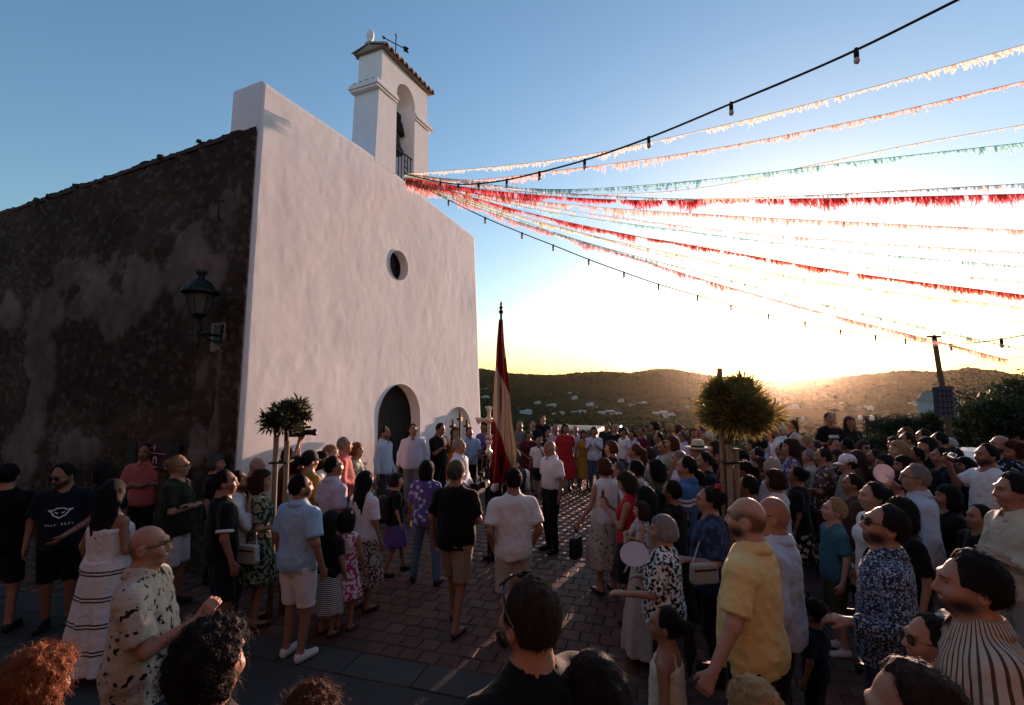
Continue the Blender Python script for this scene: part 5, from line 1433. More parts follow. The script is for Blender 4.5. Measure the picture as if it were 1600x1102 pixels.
def hats(kind, root, H, Rh, hs):
    M3 = Matrix([list(r) for r in Rh]); 
    if kind[0] == 'straw':
        pr = [(.0, .135), (.055, .13), (.075, .11), (.085, .03), (.09, .0), (.155, -.008), (.17, .004), (.165, .012), (.09, .012)]
        o = MB().lathe([(r * 1.18 * hs, z * hs) for r, z in reversed(pr)], H((0, -.005, 1.69)), 22, M3).build('straw_hat', mat('straw', (.55, .46, .32), .85, var=.2, scale=40), root, True)
        MB().lathe([(.104 * hs, .015 * hs), (.1045 * hs, .045 * hs), (.100 * hs, .046 * hs), (.100 * hs, .015 * hs)], H((0, -.005, 1.69)), 22, M3).build('hat_band', mat('hatband', (.01, .01, .01), .8), o, True)
    else:
        col = CL[kind[1]]; m = mat('cap_' + kind[1], col, .8, var=.1)
        pr = [(.0, .098), (.04, .092), (.075, .065), (.094, .02), (.097, -.03)]
        R2 = M3 @ Matrix.Diagonal((.93, 1.16, 1))
        o = MB().lathe([(r * hs, z * hs) for r, z in reversed(pr)], H((0, -.005, 1.678)), 20, R2).build('cap', m, root, True)
        sgn = -1 if len(kind) > 2 else 1
        V = []; 
        for zz_ in (0, -.006):
            for i in range(9):
                a = math.pi * (.12 + .76 * i / 8); V.append(H((.082 * math.cos(a), sgn * (.10 * math.sin(a) - .005), 1.655 + zz_)))
            for i in range(9):
                a = math.pi * (.12 + .76 * i / 8); V.append(H((.078 * math.cos(a), sgn * (.175 * math.sin(a) + .0), 1.640 + zz_ - .01 * math.sin(a))))
        Fs = [(i, i + 1, 10 + i, 9 + i) for i in range(8)] + [(18 + i, 27 + i, 28 + i, 19 + i) for i in range(8)] + [(9 + i, 10 + i, 28 + i, 27 + i) for i in range(8)]
        MB().add(V, Fs).build('cap_peak', m, o)

def fb(c, pat=None, c2=None, sc=1.0):
    return fabric('_'.join(str(q) for q in (c, pat, c2, sc) if q), CL[c], pat, CL[c2] if c2 else None, sc)
# ---------------------------------------------------------------- the crowd, one line per person
W = fb
# left side, in front of the stone wall
person(14,726,141,-25,'m',('tee',W('black')),('shorts',W('charcoal')),('short','black'),'man in black T-shirt seen from behind at the far left edge',skin='mid')
foxman = person(105,724,138,150,'m',('tee',W('navy')),('shorts',W('black')),('short','black'),'bearded man in navy T-shirt with white emblem and sunglasses by stone wall',pose='front/down',head=(35,-18),glasses='sun',beard='black',fat=1.08,shoes='black')
person(163,725,131,-70,'f',('tee',W('navy')),('skirt',W('paleblue','floral','dkblue')),('long','black'),'woman with dark blue hair band behind the white dress, facing left',pose='down',head=(-10,-8))
person(176,752,163,14,'f',('strapdress',W('white','bands','brown')),('maxi',None),('long','black'),'woman in long white strappy dress with brown stripe bands, seen from behind',pose='down/bent',fat=1.22,skin='tan',head=(-20,0))
oldman = person(232,822,250,72,'m',('longshirt',W('beige','leaf','charcoal')),('jeans',W('denim')),('bald','dkgrey'),'balding old man in cream shirt with dark leaf print raising his hand',pose='down/fist',fat=1.18,skin='mid',glasses='clear')
person(228,695,101,165,'m',('polo',W('salmon')),('trousers',W('charcoal')),('short','dark'),'man in red polo shirt in front of the maroon sign',pose='cross',skin='tan')
person(280,713,127,82,'f',('tee',W('green')),('shorts',W('white')),('bun','blonde'),'blonde woman with sunglasses, dark green top and white shorts, arms folded',pose='cross',glasses='sun',fat=1.12,skin='mid')
person(338,712,112,75,'f',('tee',W('black')),('trousers',W('black')),('full','dkgrey'),'grey-haired woman in black between the stone corner and the crowd',skin='mid')
bandman = person(352,736,150,48,'m',('tee',W('black')),('shorts',W('navy')),('short','black'),'young man in black T-shirt with white sleeve bands, seen from behind',skin='tan',shoes='sandal',head=(20,0))
person(372,737,138,66,'m',('rolled',W('white')),('trousers',W('dkgrey')),('short','black'),'man in white shirt holding his hand to his mouth',pose='down/chin',skin='mid',beard='black')
flower = person(408,736,136,58,'f',('sleevedress',W('green','mottle','palegrn',1.1)),('kdress',None),('bob','brown'),'brown-haired woman in dark floral dress by the left planted tree',pose='bent/bent',skin='mid',shoes='sandal',head=(12,0))
person(398,715,114,60,'m',('tee',W('black')),('trousers',W('black')),('bald','grey'),'stooping bald man in black beside the white church corner',head=(10,-15),skin='mid')
upcam = person(452,700,106,70,'m',('tee',W('maroon')),('trousers',W('charcoal')),('short','black'),'man holding a video camera above his head behind the tree stakes',pose='up/up',glasses='clear',skin='mid')
person(463,717,116,55,'f',('tee',W('beige')),('trousers',W('charcoal')),('curly','brown'),'woman with short curly hair right of the tree stakes',skin='mid')
person(484,706,116,38,'m',('tee',W('mustard')),('trousers',W('charcoal')),('short','black'),'man in mustard T-shirt and black cap seen from behind',hat=('cap','black'),skin='mid',fat=1.08)
person(502,707,106,75,'f',('blouse',W('white')),('trousers',W('charcoal')),('bob','dark'),'dark-haired woman in white blouse beside the mustard T-shirt',skin='mid')
person(516,697,103,80,'f',('tee',W('beige')),('trousers',W('charcoal')),('full','blonde'),'woman with short blonde hair against the church facade',skin='fair')
person(538,684,97,75,'m',('shirt',W('salmon')),('trousers',W('dkgrey')),('short','grey'),'grey-haired man in salmon pink shirt against the white facade',pose='front',fat=1.15,skin='mid')
person(557,693,94,85,'f',('blouse',W('palegrn','floral','cream')),('trousers',W('black')),('full','red'),'red-haired woman in pale flowered top beside the pink shirt',pose='front',fat=1.1,skin='mid')
bluepolo = person(470,743,155,24,'m',('polo',W('ltblue')),('shorts',W('white')),('short','black'),'man in light blue polo, white shorts and white trainers seen from behind',shoes='white',skin='tan',fat=1.1,head=(28,0),beard='black')
person(521,714,126,42,'m',('tucked',W('lilac')),('trousers',W('grey')),('short','black'),'man in white short-sleeved shirt behind the light blue polo',pose='down/bent',skin='tan',head=(15,0))
person(517,800,142,25,'c',('tee',W('charcoal')),('midi',W('white','hstripe','charcoal',1.3)),('longer','black'),'girl with long black hair and striped skirt',hs=1.2,shoes='sandal')
person(543,797,139,10,'c',('dress',W('hotpink','mottle','white',1.0)),('kdress',None),('bob','dark'),'girl in pink patterned dress beside the striped skirt',hs=1.2,shoes='sandal',skin='tan')
person(571,738,128,34,'f',('blouse',W('white')),('midi',W('brown','mottle','beige',1.6)),('longer','black'),'woman with long black hair, white top and brown patterned skirt',pose='down/down',shoes='sandal',fat=1.06)
person(601,667,80,105,'m',('shirt',W('paleblue')),('trousers',W('dkgrey')),('short','dark'),'bearded man in pale blue shirt left of the church door',pose='down',base=.1,beard='dkgrey',head=(-5,0))
person(606,707,79,12,'c',('shirt',W('maroon','plaid','white',1.5)),('trousers',W('denim')),('short','dark'),'boy in red and white checked shirt before the church door',hs=1.15)
person(646,663,75,172,'m',('shirt',W('lilac')),('trousers',W('grey')),('short','dark'),'man in lilac shirt and grey trousers standing in the church doorway',pose='down',base=.1,fat=1.15,beard='dark')
backpacker = person(619,741,108,62,'f',('tee',W('black')),('skirt',W('purple')),('full','dark'),'girl in black with a black backpack walking before the door',stance='walk',skin='mid',hs=1.1,shoes='black')
person(667,721,113,10,'f',('blouse',W('purple','floral','paleblue')),('jeans',W('ltdenim')),('bob','black'),'woman with black bob and blue flowered blouse seen from behind',pose='down',fat=1.06,stance='wide')
camman = person(713,722,138,18,'m',('tee',W('black')),('shorts',W('khaki')),('short','dkgrey'),'cameraman in khaki cap, black T-shirt and khaki shorts',pose='down/phone',hat=('cap','olive'),stance='walk',shoes='sandal',fat=1.16,head=(10,0))
person(718,686,93,110,'m',('shirt',W('white')),('trousers',W('dkgrey')),('short','grey'),'old man in white shirt facing the video camera',pose='front',head=(10,0),skin='mid')
phoneman = person(686,661,71,120,'m',('tee',W('black')),('trousers',W('black')),('short','black'),'man in black looking at his phone right of the doorway',pose='phone',head=(0,-20),base=.05,fat=1.1)
person(711,668,66,140,'f',('tee',W('orange')),('skirt',W('orange')),('full','auburn'),'woman in orange dress below the three crosses',skin='mid')
person(734,668,64.5,165,'m',('polo',W('ltblue')),('trousers',W('charcoal')),('short','dark'),'man in bright blue polo beside the orange dress',pose='front')
person(757,660,61,-160,'f',('tee',W('purple')),('trousers',W('black')),('long','brown'),'woman in purple at the right corner of the church')
person(768,682,66,170,'f',('sleevedress',W('charcoal','floral','salmon')),('kdress',None),('bob','dark'),'woman in dark flowered dress left of the silver cross')
# flag group and the middle of the square
crossman = person(773,700,99,-60,'m',('shirt',W('black')),('trousers',W('black')),('short','dark'),'man in black carrying the silver processional cross behind the flag',pose='pole/pole')
flagman = person(803,702,108,-28,'m',('vest',W('black')),('trousers',W('black')),('short','dkgrey'),'flag bearer in white shirt and black waistcoat',pose='pole/pole',skin='mid')
person(802,733,146,-12,'m',('tee',W('white')),('shorts',W('beige')),('short','black'),'man in white T-shirt and beige shorts, back turned, left of the elderly man',pose='pocket/pocket',skin='tan')
person(861,688,95,-118,'m',('tucked',W('white')),('trousers',W('black')),('bald','white'),'bald elderly man in white shirt and black trousers standing alone',pose='down',skin='tan',fat=1.1,head=(0,-12))
# far row behind the open square
person(812,658,59,175,'m',('tee',W('grey')),('trousers',W('denim')),('short','dkgrey'),'man in grey T-shirt with folded arms right of the flag',pose='cross',fat=1.1)
person(832,657,54,170,'m',('tee',W('black')),('trousers',W('black')),('short','black'),'man in black behind the clapping couple at the square edge')
person(848,649,52,165,'m',('tee',W('black')),('trousers',W('black')),('full','dark'),'tall man in black rising above the far row',base=.14)
person(826,674,60,175,'f',('tee',W('maroon')),('skirt',W('maroon')),('full','brown'),'woman in maroon clapping in the far row',pose='front')
person(856,672,58,180,'m',('tee',W('charcoal')),('trousers',W('charcoal')),('short','black'),'man in charcoal behind the bald elderly man')
person(842,683,63,-170,'c',('tee',W('white')),('shorts',W('navy')),('short','dark'),'boy in white T-shirt and navy shorts in the far row',hs=1.15,pose='chin/down')
person(868,664,58,175,'m',('polo',W('paleblue')),('trousers',W('denim')),('short','grey'),'grey-haired man in pale blue polo left of the red dress')
person(883,663,60,178,'f',('sleevedress',W('red')),('midi',None),('bob','dark'),'woman in long red dress in the far row',fat=1.15,pose='bent/down')
person(899,666,57,170,'m',('polo',W('ltblue')),('trousers',W('denim')),('short','white'),'white-haired man in blue shirt right of the red dress')
person(912,673,59,180,'f',('dress',W('mustard')),('midi',None),('long','brown'),'woman in mustard yellow dress in the far row',fat=1.05)
person(928,668,60,-165,'f',('blouse',W('paleblue','floral','white')),('trousers',W('denim')),('full','brown'),'brown-haired woman in pale patterned blouse clapping beside the yellow dress',pose='phone')
# front row on the right of the square
sleeveless = person(944,718,118,-28,'f',('tank',W('white')),('midi',W('beige','leaf','dkgrey')),('full','auburn'),'woman in white sleeveless blouse holding a black handbag',pose='out/down',shoes='sandal',fat=1.08,skin='mid')
person(966,722,106,-80,'m',('shirt',W('white')),('trousers',W('grey')),('short','dkgrey'),'grey man in white shirt behind the sleeveless blouse',skin='mid')
redtop = person(984,738,135,-62,'f',('tank',W('red')),('skirt',W('navy')),('long','brown'),'woman in red sleeveless top looking down at her phone',pose='phone',head=(0,-22),skin='mid',shoes='sandal',fat=1.05)
person(993,721,118,-40,'m',('shirt',W('white')),('trousers',W('charcoal')),('full','black'),'black-haired man in white collar behind the red top')
person(1008,762,155,-55,'f',('dress',W('beige')),('maxi',None),('longer','black'),'woman with long black hair and long cream skirt carrying a child',pose='hold/bent',skin='tan',head=(20,0),shoes='sandal',fat=1.08)
person(1002,785,164,-70,'c',('dress',W('white','mottle','charcoal',1.4)),('kdress',None),('bob','brown'),'small girl in white speckled dress carried on an arm',hs=1.4,base=.72,shoes='sandal',skin='fair',pose='bent/bent')
grandma = person(1036,808,190,-68,'f',('blouse',W('white','mottle','black',1.5)),('trousers',W('charcoal')),('full','grey'),'grey-haired old lady in black and white blouse holding a round fan',pose='fwd/bent',fat=1.22,skin='mid')
bluewoman = person(1108,762,167,-72,'f',('blouse',W('dkblue','floral','denim')),('trousers',W('charcoal')),('bun','dark'),'woman with spectacles and red hair flower in dark blue blouse',pose='bent/down',fat=1.22,skin='mid',glasses='clear')
person(1073,714,132,-62,'m',('polo',W('blue','chest','white')),('trousers',W('dkgrey')),('short','dark'),'young man in blue polo with white chest stripes',pose='front',skin='mid',fat=1.05)
person(1062,704,114,-70,'m',('shirt',W('lilac')),('trousers',W('grey')),('buzz','dkgrey'),'shaven-headed man in pale shirt behind the striped blue polo',skin='mid')
person(1090,694,99,-75,'m',('shirt',W('navy')),('trousers',W('black')),('short','grey'),'man wearing a straw hat with a black band',hat=('straw',),skin='mid')
person(1103,707,112,-80,'m',('tee',W('navy')),('trousers',W('black')),('short','dark'),'man in navy T-shirt right below the straw hat',skin='mid',head=(0,-8))
person(1119,690,97,-60,'f',('tee',W('charcoal')),('trousers',W('black')),('long','brown'),'woman with long brown hair right of the straw hat')
person(1026,720,121,-38,'f',('tee',W('olive')),('trousers',W('black')),('bob','black'),'person with black bob in olive top amid the front rows')
person(1022,765,140,-50,'f',('tee',W('black')),('trousers',W('black')),('long','black'),'woman in black half hidden behind the carried child')
person(1050,752,140,-45,'c',('tee',W('charcoal')),('trousers',W('black')),('short','dark'),'dark-haired boy below the striped blue polo',hs=1.1)
person(955,690,90,-70,'f',('tee',W('black')),('trousers',W('black')),('full','auburn'),'auburn-haired woman in black near the yellow dress',skin='mid')
person(992,694,97,-62,'f',('tee',W('charcoal')),('trousers',W('black')),('pony','auburn'),'woman with auburn ponytail in dark top with pale collar')
auburnphone = person(1050,682,90,-85,'f',('tank',W('palegrn')),('skirt',W('beige')),('long','auburn'),'woman with long auburn hair holding up a phone',pose='phone',skin='mid')
person(1037,690,87,-100,'m',('polo',W('paleblue')),('trousers',W('grey')),('short','dark'),'man in pale blue polo facing the auburn-haired woman')
person(961,663,58,-140,'m',('tee',W('black')),('trousers',W('black')),('short','grey'),'grey-haired man in black at the back near the van')
person(948,660,54,-150,'m',('tee',W('charcoal')),('trousers',W('black')),('full','dark'),'man with tousled dark hair at the back near the van')
person(975,669,60,-130,'f',('tank',W('white')),('trousers',W('denim')),('full','dark'),'woman in white strap top at the back row')
person(988,672,62,-120,'f',('blouse',W('lilac','floral','purple')),('trousers',W('black')),('full','black'),'woman in lilac print blouse beside the white strap top')
lightman = person(1003,668,62,-110,'m',('tee',W('maroon')),('trousers',W('black')),('short','dark'),'man in maroon T-shirt under the phone light')
person(1022,660,62,-80,'m',('tee',W('charcoal')),('trousers',W('black')),('curly','dark'),'curly-haired man in charcoal at the back')
person(1029,676,72,-90,'m',('tee',W('dkblue')),('trousers',W('black')),('short','black'),'man in dark blue T-shirt and black hair at the back')
person(1047,663,62,-85,'f',('tee',W('brown')),('trousers',W('black')),('full','blonde'),'fair-haired woman in brown at the back')
person(1060,664,62,-60,'f',('tee',W('black')),('trousers',W('black')),('long','auburn'),'woman with long auburn hair at the very back')
person(1066,674,74,-85,'m',('shirt',W('lilac')),('trousers',W('black')),('short','dkgrey'),'man with rim-lit grey hair behind the straw hat')
person(1084,669,68,-170,'f',('tee',W('maroon')),('trousers',W('black')),('full','auburn'),'red-haired woman in maroon behind the straw hat')
person(1094,666,66,-120,'m',('tee',W('brown')),('trousers',W('black')),('short','dark'),'dark-haired man in brown behind the straw hat')
person(1106,675,74,-60,'m',('tee',W('grey')),('trousers',W('black')),('full','white'),'white-haired man in grey left of the right planted tree')
person(1131,681,76,-70,'f',('tee',W('salmon')),('trousers',W('black')),('full','dark'),'woman in salmon top under the right planted tree')
person(1014,700,92,-70,'f',('tee',W('beige')),('trousers',W('black')),('full','brown'),'woman in beige top and brown hair clapping mid crowd',pose='front')
# right of the planted tree
person(1157,704,112,-55,'m',('tee',W('white')),('trousers',W('grey')),('short','dark'),'man in white T-shirt right beside the tree stakes')
person(1161,720,124,-62,'f',('tee',W('beige','floral','grey')),('trousers',W('black')),('pony','dark'),'woman with dark ponytail in pale lace top')
person(1168,744,140,-50,'c',('tee',W('grey')),('trousers',W('black')),('short','dark'),'dark-haired boy in pale grey shirt above the bald heads',hs=1.1)
yellow = person(1168,778,246,-48,'m',('polo',W('yellow')),('jeans',W('navy')),('bald','dark'),'bald man in pale yellow polo shirt holding a child by the hand',pose='out/down',skin='fair',fat=1.12,beard='dark')
person(1208,777,222,-58,'m',('shirt',W('paleblue')),('trousers',W('charcoal')),('none','dark'),'bald man with sunglasses and light blue shirt behind the yellow polo',glasses='sun',skin='tan',fat=1.05)
haltergirl = person(1040,950,250,-62,'c',('halter',W('cream')),('shorts',W('purple','floral','pink')),('pony','black'),'girl with black ponytail and cream halter top',hs=1.2,skin='tan',pose='down/out')
person(1206,716,121,-22,'m',('tee',W('lilac')),('trousers',W('charcoal')),('short','white'),'white-haired man in lilac T-shirt seen from behind',skin='mid',fat=1.12)
person(1211,736,138,-35,'f',('tank',W('white')),('trousers',W('beige')),('full','brown'),'brown-haired woman in white sleeveless top seen from behind')
person(1188,716,108,-60,'f',('tee',W('brown')),('trousers',W('black')),('full','brown'),'small brown-haired woman left of the white-haired man')
person(1236,687,101,-66,'f',('tank',W('purple','floral','beige')),('maxi',W('charcoal','floral','beige')),('longer','brown'),'tall woman with very long brown hair and bare shoulders',skin='mid')
person(1176,687,88,-70,'f',('tee',W('beige')),('trousers',W('black')),('full','dark'),'woman with dark rim-lit hair and beige top right of the tree')
person(1188,684,88,-50,'m',('tee',W('lilac')),('trousers',W('black')),('full','dark'),'man in lilac T-shirt with full dark hair right of the tree')
person(1190,668,78,-60,'m',('tee',W('lilac')),('trousers',W('black')),('short','grey'),'grey-haired man in pale T-shirt below the spiky tree')
person(1207,671,74,-70,'f',('dress',W('lilac')),('midi',None),('full','brown'),'woman in lilac dress at the back, under the setting sun')
person(1218,661,80,-60,'m',('shirt',W('white')),('trousers',W('beige')),('short','white'),'grey-haired man in white shirt below the setting sun')
person(1236,655,78,-80,'c',('tee',W('charcoal')),('trousers',W('black')),('short','brown'),'boy on shoulders below the setting sun',base=.45,hs=1.1)
person(1242,677,84,-90,'m',('tee',W('grey')),('trousers',W('black')),('short','white'),'white-haired man behind the long-haired tall woman',skin='fair')
person(1258,681,86,-60,'m',('tee',W('beige')),('trousers',W('black')),('full','blonde'),'man with blond rim-lit hair behind the patterned shirts',skin='fair')
person(1263,703,98,-60,'f',('tee',W('beige')),('trousers',W('black')),('short','grey'),'stout grey person left of the patterned brown shirt',skin='fair')
person(1286,701,107,-60,'m',('tee',W('brown','leaf','lilac')),('trousers',W('maroon')),('short','dark'),'man in brown and white patterned shirt with folded arms',pose='cross',fat=1.15)
person(1324,712,114,-68,'m',('tee',W('charcoal','zebra','beige',2.0)),('trousers',W('black')),('short','dark'),'person in white cap and zebra-striped shirt',hat=('cap','white'),fat=1.15,skin='mid')
person(1340,705,100,-40,'f',('tee',W('brown')),('trousers',W('ltdenim')),('long','brown'),'woman with long brown hair right of the white cap')
djman = person(1295,645,76,178,'m',('tee',W('black')),('trousers',W('black')),('short','black'),'man in black T-shirt with white print standing raised at the back',pose='out/bent',base=.38)
djwoman = person(1327,651,77,-165,'f',('shirt',W('charcoal')),('trousers',W('black')),('long','brown'),'long-haired woman standing raised at the back beside the man in black',pose='bent/bent',base=.38)
person(1349,689,92,178,'f',('tee',W('brown')),('trousers',W('dkgrey')),('long','brown'),'woman in brown with sunglasses and long hair facing the camera',glasses='sun',skin='mid')
person(1303,686,84,175,'c',('tee',W('beige')),('shorts',W('grey')),('short','brown'),'child in beige below the raised man in black',hs=1.15)
person(1323,686,84,-30,'m',('tee',W('black')),('trousers',W('black')),('full','black'),'man in black below the raised long-haired woman')
person(1300,780,152,-78,'c',('tee',W('teal')),('shorts',W('olive')),('full','blonde'),'blond boy in teal T-shirt looking up to the left',hs=1.15,skin='fair',head=(0,10),pose='down/back',shoes='white')
person(1364,756,168,-80,'f',('blouse',W('white')),('trousers',W('charcoal')),('bun','dark'),'woman with tied dark hair behind the sunglasses man',skin='fair')
person(1407,780,185,-78,'f',('tee',W('black')),('trousers',W('black')),('bob','dark'),'dark-haired woman in black right behind the sunglasses man')
shades = person(1376,790,244,-64,'m',('shirt',W('dkblue','dots','paleblue',1.5)),('jeans',W('denim')),('short','dark'),'man in sunglasses and navy shirt with fine white pattern looking up',glasses='sun',beard='dark',head=(-5,12),skin='mid',pose='bent/down')
person(1516,868,352,-66,'m',('polo',W('beige','vstripe','brown')),('jeans',W('denim')),('full','dark'),'dark-haired bearded man in cream and brown striped shirt at bottom right',beard='black',skin='mid',fat=1.06)
person(1452,964,330,-78,'f',('tee',W('black')),('trousers',W('black')),('short','dark'),'dark-haired person in sunglasses below the navy patterned shirt',glasses='sun',skin='mid')
person(1270,938,205,-40,'c',('tee',W('navy')),('shorts',W('black')),('full','black'),'small dark-haired child in navy behind the yellow polo',hs=1.3)
person(1430,727,156,-62,'m',('shirt',W('paleblue')),('trousers',W('charcoal')),('short','grey'),'older man with spectacles in light blue shirt and dark trousers',glasses='clear',skin='mid',fat=1.12,pose='down/down')
pinkchild = person(1399,737,132,-75,'c',('tee',W('pink')),('trousers',W('navy')),('full','dark'),'dark-haired child in pink with a round white fan',hs=1.15)
person(1404,690,106,-78,'f',('tee',W('brown')),('trousers',W('black')),('long','blonde'),'woman with long fair hair left of the woman in black',skin='fair')
person(1412,714,118,-70,'f',('tee',W('black')),('trousers',W('black')),('bob','black'),'black-haired woman below the long fair hair')
person(1449,685,104,-76,'f',('tee',W('black')),('trousers',W('black')),('full','dark'),'dark-haired woman in black raising a hand to her face',pose='down/chin',skin='mid')
person(1415,668,82,-60,'m',('tee',W('charcoal')),('trousers',W('black')),('short','auburn'),'man with reddish rim-lit hair in the right back row')
person(1417,676,88,-70,'m',('tee',W('white')),('trousers',W('black')),('short','dark'),'man in white T-shirt in the right back row')
person(1443,671,84,-60,'m',('tee',W('charcoal')),('trousers',W('black')),('short','black'),'dark man in charcoal in the right back row')
person(1467,676,92,-50,'m',('tee',W('brown','plaid','grey')),('trousers',W('black')),('short','dark'),'man in checked shirt in the right back row')
person(1484,685,90,-70,'m',('tee',W('dkgrey')),('trousers',W('black')),('short','white'),'white-haired man in grey right of the checked shirt')
person(1398,684,90,-80,'f',('tee',W('charcoal')),('trousers',W('black')),('full','brown'),'brown-haired person in charcoal, left end of right back row')
wineman = person(1541,695,126,-84,'m',('tee',W('white')),('trousers',W('white')),('short','dark'),'man in white T-shirt and white trousers holding up a wine glass',pose='down/raise',skin='tan',beard='dark')
person(1563,681,110,-80,'m',('tee',W('navy','leaf','paleblue')),('trousers',W('denim')),('none','dark'),'bald man in blue leaf-print shirt behind the man with the glass',skin='mid',beard='dark')
person(1585,693,112,-70,'f',('tee',W('dkblue')),('trousers',W('black')),('curly','auburn'),'curly-haired woman at the right edge of the picture')
person(1583,742,196,-76,'m',('rolled',W('cream')),('trousers',W('beige')),('full','dark'),'young man in cream shirt with folded arms at the right edge',pose='cross',skin='mid')
person(1490,700,100,-65,'f',('tee',W('charcoal')),('trousers',W('black')),('long','dark'),'long-haired woman in charcoal left of the raised glass')
person(1130,703,104,-60,'f',('tee',W('maroon')),('trousers',W('black')),('long','dark'),'woman in maroon left of the right tree stakes')
person(1183,700,98,-64,'m',('tee',W('charcoal')),('trousers',W('black')),('short','dark'),'dark man between the tree stakes and the white-haired man')
person(1222,693,92,-62,'m',('tee',W('brown')),('trousers',W('black')),('short','dark'),'man in brown left of the very long brown hair')
person(1252,699,96,-70,'f',('tee',W('purple','floral','beige')),('trousers',W('black')),('full','brown'),'woman in purple print right of the very long brown hair')
person(1274,690,88,-74,'m',('tee',W('dkgrey')),('trousers',W('black')),('short','brown'),'man in dark grey behind the brown patterned shirt')
person(1308,704,96,-72,'f',('tee',W('charcoal','floral','beige')),('trousers',W('black')),('bob','brown'),'woman in dark spotted top left of the white cap')
person(1366,703,100,-66,'m',('tee',W('dkgrey')),('trousers',W('black')),('short','dark'),'man in dark grey left of the round pale fan')
person(1382,712,112,-70,'f',('tee',W('navy')),('trousers',W('black')),('full','dark'),'dark-haired woman in navy above the round pale fan')
person(1430,700,106,-74,'m',('tee',W('charcoal')),('trousers',W('black')),('short','dark'),'dark man between the fair hair and the woman in black')
person(1470,700,112,-70,'m',('tee',W('navy')),('trousers',W('black')),('short','black'),'man in navy right of the woman in black')
person(1508,716,112,-78,'f',('tee',W('black')),('trousers',W('black')),('long','black'),'woman in black below the raised wine glass')
person(1245,730,122,-52,'f',('tee',W('charcoal')),('skirt',W('charcoal','floral','beige')),('bun','dark'),'woman with dark bun right of the lilac T-shirt')
person(1332,742,134,-64,'m',('tee',W('brown')),('trousers',W('black')),('short','dark'),'man in brown between the blond boy and tied dark hair')
person(1480,760,150,-72,'f',('tee',W('black')),('trousers',W('black')),('bob','black'),'black-haired woman right of the light blue shirt')
person(1530,790,170,-80,'m',('tee',W('charcoal')),('trousers',W('black')),('short','black'),'man in charcoal left of the cream shirt with folded arms')
person(1140,735,128,-60,'f',('tee',W('charcoal')),('trousers',W('black')),('full','brown'),'brown-haired woman in charcoal in front of the tree stakes')
person(1088,735,130,-62,'m',('tee',W('black')),('trousers',W('black')),('short','black'),'man in black between the blue polo and the hair flower')
# foreground heads along the bottom edge
blackman = person(828,908,430,-38,'m',('tee',W('black')),('jeans',W('charcoal')),('short','brown'),'broad man in black T-shirt with sunglasses on his head, bottom centre',fat=1.25,skin='mid',beard='dark')
person(930,1030,430,-35,'f',('tee',W('charcoal')),('jeans',W('denim')),('long','dark'),'woman with long dark hair and hoop earring at the bottom edge',skin='mid')
person(1178,1071,430,-20,'f',('tee',W('beige')),('trousers',W('denim')),('full','blonde'),'blonde head at the bottom edge below the yellow polo',skin='fair')
person(60,1026,410,-5,'f',('tee',W('black')),('trousers',W('black')),('curly','red'),'red curly-haired head in the bottom left corner',skin='mid')
person(330,982,440,8,'m',('tee',W('charcoal')),('trousers',W('black')),('curly','dark'),'man with dark curly hair, head only, at bottom left',skin='mid',head=(10,0))
person(485,1090,430,0,'f',('tee',W('charcoal')),('trousers',W('black')),('curly','auburn'),'top of a curly brown head at the bottom edge, left of centre',skin='mid')
person(1452,1044,560,-70,'m',('polo',W('white','vstripe','hotpink')),('jeans',W('denim')),('short','brown'),'brown-haired head with pink striped polo at the bottom right edge',skin='mid',head=(0,-14))
# ---------------------------------------------------------------- things people hold or wear
M_SILVER = mat('silver', (.72, .70, .68), .28, metal=1.0, var=.15, scale=20)
